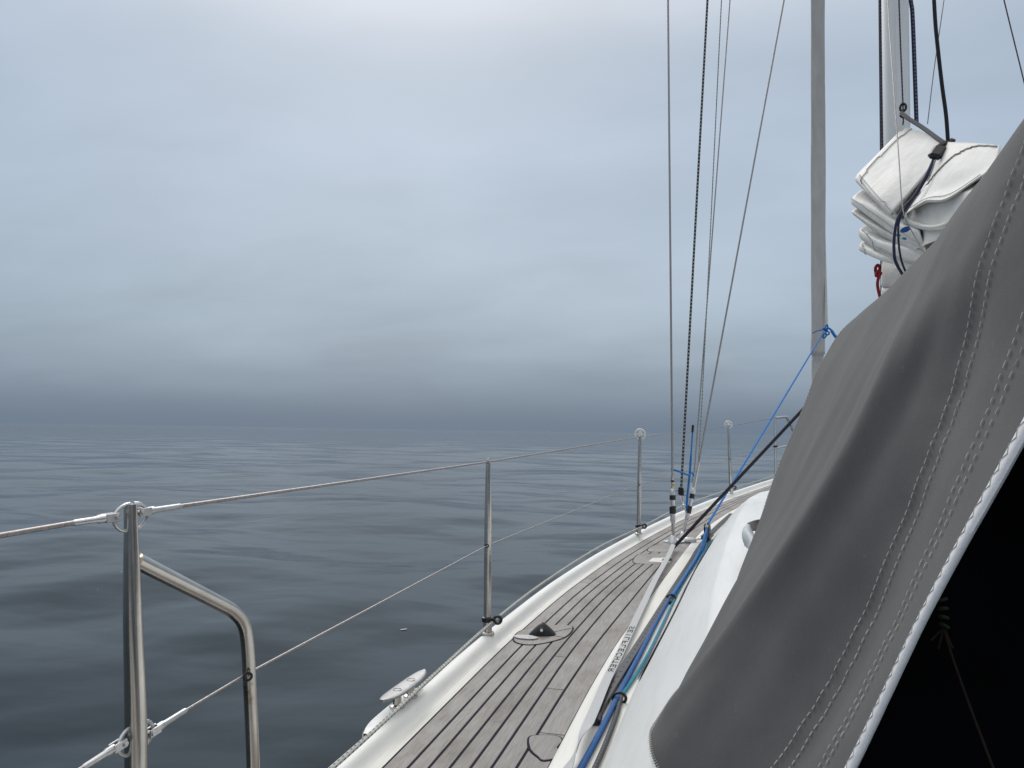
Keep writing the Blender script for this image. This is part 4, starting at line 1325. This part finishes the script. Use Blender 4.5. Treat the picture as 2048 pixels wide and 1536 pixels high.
def screw(o, p, q, f0, f1, f2, f3, r=.0155):
    """rigging screw between p and q: rod, lower body, collar, upper body"""
    p, q = V(p), V(q)
    at = lambda f: p + (q - p) * f
    MB().tube([at(0), at(f0)], .0092, 10).build('toggle_rod', M['steel'], o)
    MB().lathe(at(f0), at(f1), [(0, .009), (.10, .0125), (.25, r), (1, r)], 14).build('lower_body', M['steel_dull'], o)
    MB().lathe(at(f1 - .04), at(f1 + .12), [(0, r * 1.0), (.05, r * 1.28), (.95, r * 1.28), (1, r)], 16).build('collar', M['black'], o)
    MB().lathe(at(f1 + .1), at(f2), [(0, r * .86), (1, r * .86)], 12).build('barrel', M['steel_dull'], o)
    MB().lathe(at(f2), at(f2 + .1), [(0, r), (.05, r * 1.2), (.95, r * 1.2), (1, r)], 16).build('collar', M['black'], o)
    MB().lathe(at(f2 + .08), at(f3), [(0, r), (.55, r), (.9, .010), (1, .0055)], 14).build('upper_body', M['steel_dull'], o)


cs = [V(p) for p in DATA['cap_shroud']]
c0 = ch[0] + V((0, 0, .035))
capd = cs[2] - c0
csh = tag(empty('shroud', tuple(c0)), 'outermost wire shroud, nearly upright above the larger rigging screw', 'shroud', 'port side shrouds')
tz = lambda z: c0 + capd * ((z - c0[2]) / capd[2])
MB().tube([tz(1.60), tz(1.9), cs[2], c0 + capd * 1.6], .0062, 10).build('wire', M['wire'], csh)
screw(csh, c0, tz(1.625), .28, .52, .76, 1.0)
MB().tube([tz(1.62), tz(1.70)], .0085, 10).build('terminal', M['steel'], csh)
MB().tube([tz(1.635), tz(1.65)], .0092, 10).build('yellow_band', simple('yellow_tape', (.45, .33, .03), .6), csh)
MB().tube([tz(1.66), tz(1.672)], .0092, 10).build('blue_band', M['navy'], csh)

as_ = [V(p) for p in DATA['aft_shroud']]
a0 = ch[1] + V((0, 0, .035))
ash = tag(empty('shroud', tuple(a0)), 'wire shroud slanting inboard up towards the mast, the most tilted one', 'shroud', 'port side shrouds')
ad = as_[3] - as_[2]
MB().tube([as_[2], as_[3], as_[3] + ad * .6], .0054, 10).build('wire', M['wire'], ash)
MB().tube([as_[2] - ad * .028, as_[2] + ad * .03], .0075, 10).build('terminal', M['steel'], ash)
screw(ash, a0, as_[2] - ad * .02, .30, .48, .76, 1.0, .0135)

ins = [V(p) for p in DATA['inner_shroud']]
ish = tag(empty('shroud', tuple(ins[0])), 'thin wire shroud rising behind the black and white rope', 'shroud', 'port side shrouds')
idr = ins[2] - ins[1]
MB().tube([ins[0], ins[1], ins[2], ins[2] + idr * .6], .0040, 10).build('wire', M['wire'], ish)
MB().tube([ins[0] - idr * .012, ins[0] + idr * .02], .010, 10).build('terminal', M['white_plastic'], ish)

bh = [V(p) for p in DATA['black_halyard']]
bhd = bh[2] - bh[1]
hal = tag(empty('spare_halyard', tuple(bh[0])), 'black and white flecked halyard knotted to a shackle by the shrouds', 'rope')
MB().tube([bh[0] + (bh[2] - bh[0]) * t for t in np.linspace(0, 1, 10)] + [bh[2] + bhd * .6], .0068, 10).build('rope', M['r_blackwhite'], hal)
k0 = bh[0]
mb = MB()
for dz, rx in ((-.008, .9), (.008, 1.0), (.022, .8)):
    mb.ring(k0 + V((0, 0, dz)), (.3, .2, 1), .0125 * rx, .0085, 18, 8)
mb.build('knot', M['r_blackwhite'], hal)
MB().ring(k0 + V((.006, 0, -.045)), (1, -.4, .2), .021, .0042, 18, 8, (1.5, .8)).build('shackle', M['steel_dull'], hal)
MB().tube([k0 + V((.012, 0, -.072)), k0 + V((.03, .02, -.12)), k0 + V((.036, .03, -.15))], .005, 8).build('shackle_tail', M['steel_dull'], hal)

fh = [V(p) for p in DATA['flag_halyard']]
rope('', .0033, 'r_flag', 'flag_halyard', 'pale flag halyard with green flecks beside the thin shroud', pts=fh[:4] + [fh[3] + (fh[3] - fh[2]) * .6], sub=6, seg=8)
bcv = [V(p) for p in DATA['blue_cover']]
bt = tag(empty('blue_stop', tuple(bcv[-1])), 'bright blue strap tied upright between the rigging screws', 'strap')
MB().tube(catmull([(bcv[0] + bcv[1]) / 2] + bcv[2:], 6), [.0055] * 4 + [.0085] * 15, 12, flat=.8).build('strap', M['r_sheet'], bt)
MB().tube([bcv[0], bcv[0] + (bcv[1] - bcv[0]) * .45, (bcv[0] + bcv[1]) / 2], [.0075, .0075, .004], 10).build('toggle', M['black'], bt)
MB().tube(catmull(DATA['blue_tie'], 5), .0055, 8).build('tie', M['r_sheet'], bt)

bl = [V(p) for p in DATA['black_line']]
bl[0][2] = zr(bl[0][1]) - .03
tag(MB().tube([bl[0] + (bl[2] - bl[0]) * t for t in np.linspace(0, 1.72, 14)], .0095, 12).build('preventer_line', M['r_black']), 'taut thick black line slanting up from the deck by the shrouds', 'rope')

# ------------------------------------------------------------------ mast, boom and furled genoa
mast = tag(empty('mast', (0, 5.5, 1.6)), 'pale aluminium mast rising behind the flaked mainsail', 'mast')
rows = []
for z in np.linspace(1.58, 8.5, 30):
    y = 5.5 - .0 * z
    rows.append([V((.010 + .078 * math.cos(a), y + .125 * math.sin(a) * (1.05 if math.sin(a) > 0 else .92), z)) for a in np.linspace(0, 2 * math.pi, 33)])
fix_normals(MB().grid(rows).build('tube', M['alu'], mast, angle=60))
rows = []
for z in (1.9, 8.45):
    rows.append([V((x, 5.5 - .105 - d, z)) for x, d in ((-.012, 0), (-.012, .022), (-.005, .024), (.005, .024), (.012, .022), (.012, 0))])
fix_normals(MB().grid(rows).build('sail_track', M['alu'], mast, angle=20))
boom = tag(empty('boom', (0, 5.36, 2.62)), 'aluminium boom hidden under the flaked mainsail', 'boom')
rows = []
for y in np.linspace(5.37, 1.4, 12):
    rows.append([V((.06 * math.cos(a), y, 2.55 + .085 * math.sin(a) + (5.37 - y) * .005)) for a in np.linspace(0, 2 * math.pi, 25)])
fix_normals(MB().grid(rows).build('tube', M['alu'], boom, angle=60))
MB().box((0, 5.37, 2.55), (.03, .04, .05)).build('gooseneck', M['steel_dull'], boom)

gp = [V(p) for p in DATA['genoa']]
gen = tag(empty('furled_genoa', (0, 10.2, 1.7)), 'tall furled headsail in a grey protective sleeve at the bow', 'furled sail')
gl = catmull([V((0, 9.62, 10.0)), gp[1], gp[2], gp[3], V((0, 10.06, 2.74)), V((0, 10.09, 2.1))], 14)
rad = []
verts_rows = []
for i, p in enumerate(gl):
    h = p[2]
    r0 = .076 + .002 * math.sin(h * 1.7) + .0015 * math.sin(h * 5.3)
    if h < 2.9:
        r0 = .06
    row = []
    for a in np.linspace(0, 2 * math.pi, 29):
        w = a + h * 1.1
        spiral = .008 * ((w / (2 * math.pi)) % 1.0)
        row.append(p + V((math.cos(a), math.sin(a), 0)) * (r0 + spiral))
    verts_rows.append(row)
fix_normals(MB().grid(verts_rows).build('sleeve', M['sleeve'], gen, angle=35))
cl_pts = [V((.062, 9.94 + .008 * (5 - z), z)) for z in np.linspace(3.22, 5.2, 14)]
cl_pts = [V((.070 + .016 * max(0, 1 - (q[2] - 3.2) / 1.4), q[1] - .03, q[2])) for q in cl_pts]
MB().tube(cl_pts, [.016 * max(.25, 1 - (q[2] - 3.2) / 2.2) for q in cl_pts], 10).build('leech_edge', M['sail'], gen)
drum = MB().lathe((0, 10.1, 1.72), (0, 10.09, 1.95), [(0, .09), (.08, .095), (.2, .06), (.7, .06), (.9, .09), (1, .08)], 20)
drum.build('furling_drum', M['black'], gen)
MB().tube([(0, 10.13, 1.6), (0, 10.08, 2.3)], .012, 10).build('forestay_foil', M['alu'], gen)
knot = tag(empty('sheet_knot', tuple(kn)), 'blue bowline knot with loose tails at the clew of the furled headsail', 'knot')
kc = kn + V((.0, -.04, -.03))
mb = MB()
for k, (a, b_) in enumerate(((.0, .03), (.02, -.01), (-.01, -.04), (.012, .055))):
    mb.ring(kc + V((a, 0, b_)), (.4 - .3 * k, .5, 1 - .3 * k), .022, .0085, 18, 8, (1.2, .8))
mb.build('turns', M['r_sheet'], knot)
MB().tube(catmull([kc + V((.015, 0, .05)), kc + V((.05, -.01, .03)), kc + V((.085, -.02, -.03)), kc + V((.105, -.02, -.06)), kc + V((.115, -.02, -.10))], 6), [.011] * 8 + [.016] * 10 + [.013] * 7, 10).build('tail', M['r_sheet'], knot)
MB().tube(catmull([kc + V((0, 0, .02)), kc + V((-.05, -.055, .02)), kc + V((-.10, -.06, .005)), kc + V((-.135, -.03, -.01))], 6), .0065, 8).build('wrap', M['r_sheet'], knot)

# ------------------------------------------------------------------ flaked mainsail
def cloth(rows, nu=10, nv=9):
    cols = [catmull(r_, nu) for r_ in rows]
    n_ = len(cols[0])
    out = [[None] * n_ for _ in range((len(rows) - 1) * nv + 1)]
    for j in range(n_):
        cc = catmull([c[j] for c in cols], nv)
        for i in range(len(cc)):
            out[i][j] = cc[i]
    return out


main = tag(empty('mainsail', (0, 5.2, 2.7)), 'off white mainsail flaked in thick folds on the boom', 'sail')
for key in ('sail_a', 'sail_a_inside', 'sail_a_under', 'sail_b', 'sail_b_inside', 'sail_b_outer', 'sail_c', 'sail_d', 'sail_e', 'sail_f', 'sail_tack', 'sail_foot'):
    g_ = cloth(DATA[key])
    o = MB().grid(g_).build('fold', M['sail'], main, angle=180)
    fix_normals(o)
    md = o.modifiers.new('thickness', 'SOLIDIFY')
    md.thickness = .0035
    md.offset = 0


def on_cloth(key, path, off=.006):
    g_ = cloth(DATA[key])
    nr_, nc_ = len(DATA[key]) - 1, len(DATA[key][0]) - 1
    out = []
    for r_, c_ in path:
        i = min(int(r_ / nr_ * (len(g_) - 1)), len(g_) - 2)
        j = min(int(c_ / nc_ * (len(g_[0]) - 1)), len(g_[0]) - 2)
        p = g_[i][j]
        n_ = np.cross(g_[i + 1][j] - p, g_[i][j + 1] - p)
        n_ /= np.linalg.norm(n_)
        if n_ @ (V(CAM_POS) - p) < 0:
            n_ = -n_
        out.append(p + n_ * off)
    return out


def seam(key, path, r=.003):
    fine = [q for q in catmull([V((a, b_, 0)) for a, b_ in path], 8)]
    MB().tube(on_cloth(key, [(max(q[0], 0), max(q[1], 0)) for q in fine]), r, 6).build('seam', M['seam'], main)


seam('sail_a', [(.1, .5), (.8, .35), (1.6, .3), (2.4, .3), (3.1, .35), (3.6, .4)])
seam('sail_a', [(3.0, .05), (3.1, .8), (3.05, 1.6), (3.0, 2.4), (3.02, 2.95)], .0018)
seam('sail_b', [(2.9, .05), (2.2, .35), (1.6, .75), (1.15, 1.2), (.8, 1.8), (.55, 2.5), (.4, 3.0)], .0035)
seam('sail_b', [(3.75, .1), (3.72, 1.0), (3.7, 2.0), (3.7, 2.95)], .0018)
seam('sail_c', [(1.6, .05), (1.7, 1.0), (1.75, 2.0), (1.8, 2.9)], .002)
seam('sail_e', [(1.2, .1), (1.6, .6), (2.2, .75), (3.0, .7)], .002)
for rr0 in (2.25, 2.42, 2.58):
    seam('sail_e', [(rr0, .8), (rr0 - .05, 1.4), (rr0 + .1, 2.0), (rr0 + .25, 2.6)], .0013)
seam('sail_f', [(1.2, .1), (1.8, .35), (2.6, .4)], .002)
for key in ('mark_a', 'mark_b', 'mark_c'):
    fix_normals(MB().slab(DATA[key], .003, (0, -1, 0)).build('printed_mark', M['blue'] if key == 'mark_a' else M['r_teal'], main, smooth=False))
# core of the pile behind the port folds, and its starboard fall
rows = []
for y in np.linspace(5.30, 2.2, 16):
    q = (5.30 - y) / 3.1
    top = 3.55 - .62 * min(1, q * 1.55)
    row = []
    for a in np.linspace(-.3, math.pi + .3, 17):
        row.append(V((.02 + .115 * math.cos(math.pi - a) * (1 + .1 * math.sin(9 * a + y * 4)), y, 2.64 + (top - 2.64) * (math.sin(a) * .5 + .5) ** .8)))
    rows.append(row)
fix_normals(MB().grid(rows).build('core', M['sail'], main, angle=180))

st_ = tag(empty('sail_tie', DATA['strap_block'][0]), 'navy blue tie with a black buckle holding the flaked mainsail', 'strap')
MB().tube(catmull(DATA['sail_strap'], 6), .0085, 8, flat=.5).build('strap', M['navy'], st_)
MB().tube(catmull(DATA['sail_strap2'], 6), .0052, 8).build('cord', M['navy'], st_)
q0, q1 = V(DATA['strap_block'][0]), V(DATA['strap_block'][1])
dd = q1 - q0; dd /= np.linalg.norm(dd)
MB().box((q0 + q1) / 2, (.055, .018, .034), (dd, np.cross(dd, V((1, 0, 0))), np.cross(dd, np.cross(dd, V((1, 0, 0))))), .4).build('buckle', M['black'], st_)
rope('batten_line', .012, 'r_dark', 'reefing_line', 'dark olive reefing line along the top of the flaked mainsail', seg=10)
tp_ = tag(empty('topping_lift', DATA['black_topping'][-1]), 'thick black rope curving down to the top of the flaked mainsail', 'rope')
MB().tube(catmull(DATA['black_topping'], 8), .0100, 10).build('rope', M['r_black'], tp_)
e = V(DATA['black_topping'][-1])
MB().box(e + V((-.01, 0, -.012)), (.05, .02, .016), ((1, .2, .45), (-.2, 1, 0), (-.45, 0, 1)), .4).build('strop', M['black'], tp_)
rope('mast_line_a', .0045, 'r_mast', 'main_halyard', 'dark halyard dropping down the mast face to the head of the sail', seg=8)
hk = V(DATA['mast_line_a'][2])
sh = tag(empty('halyard_shackle', tuple(hk)), 'dark shackle joining the halyard to the head of the mainsail', 'shackle')
MB().ring(hk + V((0, 0, .0)), (.3, 1, 0), .018, .008, 18, 8, (1.3, .9)).build('bow', M['black'], sh)
MB().box(hk + V((.0, -.01, -.055)), (.024, .014, .016), None, .5).build('headboard_pin', M['black'], sh)
rope('lazy_line', .0030, 'wire', 'lazy_jack', 'thin grey line falling across the mast and the sail folds', 'line', seg=8)
rope('thin_line_b', .0026, 'wire', 'lazy_jack', 'thin grey line slanting down behind the thick black rope', 'line', seg=8)
rope('thin_line_c', .0030, 'r_redgrey', 'topping_line', 'thin reddish brown line at the upper right corner against the sky', 'line', seg=8)
rope('mast_rope_fwd', .0075, 'r_mast', 'mast_halyard', 'navy rope running down the port edge of the mast', seg=8)
rope('mast_rope_fwd2', .0040, 'r_dark', 'mast_halyard', 'thin grey rope just outside the navy rope on the port edge of the mast', seg=8)
rope('mast_rope_aft', .0130, 'r_mast', 'mast_halyard', 'thick flecked navy rope down the starboard edge of the mast', seg=10)
rr_ = tag(MB().tube(catmull(DATA['red_rope'], 6), .0095, 10).build('tack_lashing', M['redrope']), 'knotted dark red rope at the tack of the mainsail', 'rope')

# ------------------------------------------------------------------ sprayhood
HOOD = [
    [(-1.03, .76, 1.50), (-.954, .72, 1.679), (-.901, .68, 1.824), (-.850, .63, 1.959), (-.800, .57, 2.10), (-.700, .52, 2.25), (-.42, .49, 2.36), (0, .48, 2.40)],
    [(-1.072, .885, 1.515), (-.985, .85, 1.655), (-.912, .835, 1.81), (-.856, .80, 1.985), (-.829, .75, 2.136), (-.742, .71, 2.288), (-.48, .69, 2.365), (0, .68, 2.405)],
    [(-1.140, 1.03, 1.57), (-1.060, 1.02, 1.69), (-.985, 1.00, 1.82), (-.915, .97, 1.96), (-.858, .94, 2.082), (-.768, .92, 2.246), (-.52, .90, 2.36), (0, .89, 2.41)],
    [(-1.065, 1.40, 1.588), (-1.025, 1.42, 1.70), (-.968, 1.42, 1.82), (-.902, 1.40, 1.97), (-.848, 1.38, 2.09), (-.735, 1.35, 2.248), (-.50, 1.33, 2.35), (0, 1.33, 2.41)],
    [(-1.021, 1.80, 1.619), (-.995, 2.00, 1.665), (-.927, 2.20, 1.846), (-.850, 2.30, 2.022), (-.792, 2.35, 2.158), (-.698, 2.33, 2.276), (-.45, 2.28, 2.345), (0, 2.25, 2.37)],
]
NU, NV = 120, 200
_hood_u = [0, .16, .34, .64, 1.0]


def cr1(P, tq):
    """catmull-rom through unevenly spaced knots by cubic hermite"""
    ks = _hood_u
    i = min(max(np.searchsorted(ks, tq, 'right') - 1, 0), len(ks) - 2)
    h = ks[i + 1] - ks[i]
    def tan(k):
        if k == 0:
            return (P[1] - P[0]) / (ks[1] - ks[0])
        if k == len(ks) - 1:
            return (P[-1] - P[-2]) / (ks[-1] - ks[-2])
        return (P[k + 1] - P[k - 1]) / (ks[k + 1] - ks[k - 1])
    s = (tq - ks[i]) / h
    return (2 * s ** 3 - 3 * s ** 2 + 1) * P[i] + (s ** 3 - 2 * s ** 2 + s) * h * tan(i) + (-2 * s ** 3 + 3 * s ** 2) * P[i + 1] + (s ** 3 - s ** 2) * h * tan(i + 1)


_hood_cols = [catmull(c, 20) for c in HOOD]          # each 141 points


def hood_base(u, v):
    q = v * (len(_hood_cols[0]) - 1)
    i = min(int(q), len(_hood_cols[0]) - 2)
    f = q - i
    return cr1([c[i] * (1 - f) + c[i + 1] * f for c in _hood_cols], u)


def hood(u, v, off=0.0):
    p = hood_base(u, v)
    e = .004
    du = hood_base(min(u + e, 1), v) - hood_base(max(u - e, 0), v)
    dv = hood_base(u, min(v + e, 1)) - hood_base(u, max(v - e, 0))
    n_ = np.cross(du, dv)
    n_ /= np.linalg.norm(n_) + 1e-12
    if n_[0] > 0 and v < .8 or n_[2] < 0 and v >= .8:
        n_ = -n_
    edge = min(1, u / .10) * min(1, (1 - u) / .06) * min(1, v / .05 + .15)
    w = 0.0
    # soft tension folds running up from the hem
    for uc, wd, am, dr in ((.125, .030, -.0020, .01), (.262, .036, -.0046, .02), (.345, .019, .0052, .03), (.43, .030, -.0036, .04), (.53, .035, .0045, .05), (.64, .040, -.0045, .05), (.76, .040, .0060, .05), (.87, .03, -.0035, .03)):
        c0_ = uc + dr * math.sin(2.6 * v + uc * 9) + .012 * math.sin(11 * v + 20 * uc)
        w += am * math.exp(-((u - c0_) / wd) ** 2) * (.55 + .45 * math.sin(4.3 * v + 13 * uc) ** 2) * max(0, 1 - max(0, v - .46) * 4.5)
    w += .0016 * math.sin(17 * u + 9 * v) * math.sin(13 * v - 7 * u)
    # cloth drawn in along the sewn seams
    for us in (.151, .058):
        near = math.exp(-((u - us) / .022) ** 2)
        w += near * (-.0008 + .0004 * math.sin(150 * v + 3 * math.sin(31 * v)) + .0003 * math.sin(83 * v + 1.3))
    return p + n_ * (w * 1.5 * edge + off)


sh_ = tag(empty('sprayhood', (-.95, 1.2, 1.55)), 'grey canvas sprayhood with pale stitching and white bound edge', 'sprayhood')
rows = []
for i in range(NU + 1):
    u = i / NU
    half = [hood(u, j / NV) for j in range(NV + 1)]
    rows.append(half + [q * mir for q in half[-2::-1]])
cv = MB().grid(rows).build('canvas', M['canvas'], sh_, angle=180)
fix_normals(cv)
# added inner skin, the hood's inside shade put into its black colour
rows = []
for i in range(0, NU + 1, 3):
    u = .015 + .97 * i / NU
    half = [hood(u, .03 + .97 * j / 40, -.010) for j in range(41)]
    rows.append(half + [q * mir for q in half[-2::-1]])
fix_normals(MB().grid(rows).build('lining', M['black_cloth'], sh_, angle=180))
# front panel with its clear window, sloping down to the coachroof
fr = [hood(1.0, v) for v in np.linspace(0.12, 1, 40)]
rows = []
for k, s in enumerate(np.linspace(0, 1, 12)):
    row = []
    for q in fr:
        base = V((q[0] * .86 + .02, 2.62 + .10 * (1 - abs(q[0])), 1.66))
        tgt = V((q[0] * .90, 2.75, 1.665))
        row.append(q * (1 - s) + tgt * s + V((0, .03 * math.sin(math.pi * s), .02 * math.sin(math.pi * s))))
    rows.append(row + [q * mir for q in row[-2::-1]])
fix_normals(MB().grid(rows).build('front_panel', M['canvas'], sh_, angle=180))
# white binding round the aft edge
bind = []
for j in range(NV + 1):
    v = j / NV
    a, b_ = hood(0.0, v), hood(.05, v)
    d = a - b_
    d /= np.linalg.norm(d)
    nrm = hood(0.0, v, .01) - a
    nrm /= np.linalg.norm(nrm)
    bind.append((a, d, nrm))
def bind_row(a, d, nrm):
    return [a - d * .0035 + nrm * .0012, a - d * .001 + nrm * .0022, a + d * .004 + nrm * .0024, a + d * .0095 + nrm * .0018, a + d * .0112 - nrm * .0006, a + d * .0095 - nrm * .0028, a + d * .002 - nrm * .0030, a - d * .0035 - nrm * .002]
rows = [bind_row(*q) for q in bind]
rows = rows + [[p * mir for p in r_] for r_ in rows[-2::-1]]
fix_normals(MB().grid(rows).build('edge_binding', M['binding'], sh_, angle=70))


def stitches(u_of, mat, name, pitch=.0088, length=.0058, v0=.02, v1=1.0, r=.00066, off=.0012, zig=0.0):
    mb = MB()
    pts = [hood(u_of(v), v, off) for v in np.linspace(v0, v1, 260)]
    L = [0.0]
    for i in range(1, len(pts)):
        L.append(L[-1] + float(np.linalg.norm(pts[i] - pts[i - 1])))
    L = np.array(L)
    P = np.array(pts)
    s = 0.0
    def at(x):
        return np.array([np.interp(x, L, P[:, k]) for k in range(3)])
    while s + length < L[-1]:
        ln = length * random.uniform(.85, 1.1)
        a, m_, b_ = at(s), at(s + ln / 2), at(s + ln)
        mb.tube([a, m_, b_], [r * .7, r, r * .7], 5)
        s += pitch * random.uniform(.96, 1.04)
    o = mb.build(name, M[mat], sh_)
    o['kind'] = 'stuff'
    return o


for uc in (.140, .163):
    stitches(lambda v, c=uc: c, 'thread', 'seam_stitching')
for uc in (.050, .067):
    stitches(lambda v, c=uc: c, 'thread', 'seam_stitching', pitch=.0098, length=.0056)
for uc in (.972, .986):
    stitches(lambda v, c=uc: c, 'thread', 'seam_stitching', pitch=.011, length=.007, r=.0008)
# zigzag stitch on the binding
mb = MB()
acc, side_, last = 0.0, 0, None
zp = []
Lb = [0.0]
for i in range(1, len(bind)):
    Lb.append(Lb[-1] + float(np.linalg.norm(bind[i][0] - bind[i - 1][0])))
Lb = np.array(Lb)
A_ = np.array([q[0] for q in bind]); D_ = np.array([q[1] for q in bind]); N_ = np.array([q[2] for q in bind])
s = .02
while s < Lb[-1] - .01:
    gi = lambda Q, x: np.array([np.interp(x, Lb, Q[:, k]) for k in range(3)])
    a0_, d0, n0 = gi(A_, s), gi(D_, s), gi(N_, s)
    w = .0048 if side_ else -.0012
    zp.append(a0_ + d0 * w + n0 * .0027)
    side_ = 1 - side_
    s += .0066
mb.tube(zp, .00030, 5)
o = mb.build('zigzag_stitching', M['thread_dark'], sh_)
o['kind'] = 'stuff'
# hem tape along the foot and its stitches
hem = [hood(u, .0, .002) for u in np.linspace(.18, 1, 70)]
MB().tube(hem, .0020, 8).build('hem_tape', M['binding'], sh_)
mb = MB()
for i in range(0, 110):
    u = .18 + .45 * i / 110
    a = hood(u, .0, .0035); b_ = hood(u, .006, .002)
    mb.tube([a, b_], .0006, 4)
o = mb.build('hem_stitching', M['thread'], sh_)
o['kind'] = 'stuff'
g_ = cloth(DATA['vinyl_cuff'], 6, 6)
o = fix_normals(MB().grid(g_).build('window_cuff', M['vinyl'], sh_, angle=180))
md = o.modifiers.new('thickness', 'SOLIDIFY'); md.thickness = .003
o = fix_normals(MB().grid(cloth(DATA['cuff_flap'], 6, 6)).build('cuff_flap', M['canvas'], sh_, angle=180))
md = o.modifiers.new('thickness', 'SOLIDIFY'); md.thickness = .003

# added black sheet standing in for the deep shade under the hood
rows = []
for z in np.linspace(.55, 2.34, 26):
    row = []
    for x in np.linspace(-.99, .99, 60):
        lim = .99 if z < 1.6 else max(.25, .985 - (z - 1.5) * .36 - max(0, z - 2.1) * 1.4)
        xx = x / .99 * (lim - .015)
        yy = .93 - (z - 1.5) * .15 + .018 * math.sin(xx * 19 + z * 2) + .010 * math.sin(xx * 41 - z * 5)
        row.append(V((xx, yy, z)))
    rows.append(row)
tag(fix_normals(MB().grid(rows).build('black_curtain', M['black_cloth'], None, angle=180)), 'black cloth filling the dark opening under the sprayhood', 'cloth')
dl = [V(p) for p in DATA['dark_line']]
ln = tag(empty('hanging_line', tuple(dl[0])), 'thin green and red flecked cord hanging in the dark opening', 'cord')
MB().tube(catmull(dl[1:], 8), .0011, 8).build('cord', M['r_multi'], ln)
mb = MB()
for k in range(4):
    mb.ring(dl[0] + (dl[1] - dl[0]) * (k / 3.2), (.3 * k - .4, .3, 1), .0038, .0015, 14, 6)
mb.build('coil', M['r_multi'], ln)
mb = MB()
for a in (-.9, -.35, .5):
    mb.tube([dl[1], dl[1] + V((.014 * math.sin(a), 0, -.020 * math.cos(a)))], .0009, 6)
mb.build('ends', M['r_multi'], ln)

# ------------------------------------------------------------------ bits afloat
fp = V(DATA['feather'][0])
fp[2] = sea_z(fp[0], fp[1]) - .021
ft = []
for s in np.linspace(0, 1, 12):
    w = .011 * math.sin(math.pi * min(1, s * 1.05)) ** .7 + .001
    c_ = fp + V((-.03 + .06 * s, .03 * s, .024 + .007 * s))
    ft.append([c_ + V((.45, -.9, 0)) * -w, c_ + V((0, 0, .006)), c_ + V((.45, -.9, 0)) * w])
tag(fix_normals(MB().grid(ft).build('feather', simple('white_feather', (.62, .62, .60), .8), None)), 'small white feather floating on the dark water', 'feather')
mb = MB()
for p in DATA['foam']:
    p = V(p)
    s = np.linalg.norm(p[:2]) / 1600 * random.uniform(.35, .9)
    n_ = 7
    p[2] = sea_z(p[0], p[1])
    out = [p + V((s * 1.6 * math.cos(a) * random.uniform(.6, 1.3), s * 1.2 * math.sin(a) * random.uniform(.5, 1.2), .004)) for a in np.linspace(0, 2 * math.pi, n_ + 1)[:-1]]
    mb.slab(out, .012)
fo = mb.build('foam', simple('foam', (.6, .6, .6), .8), None, smooth=False)
fo['kind'] = 'stuff'
tag(fo, 'scattered tiny flecks of foam on the water', 'foam')
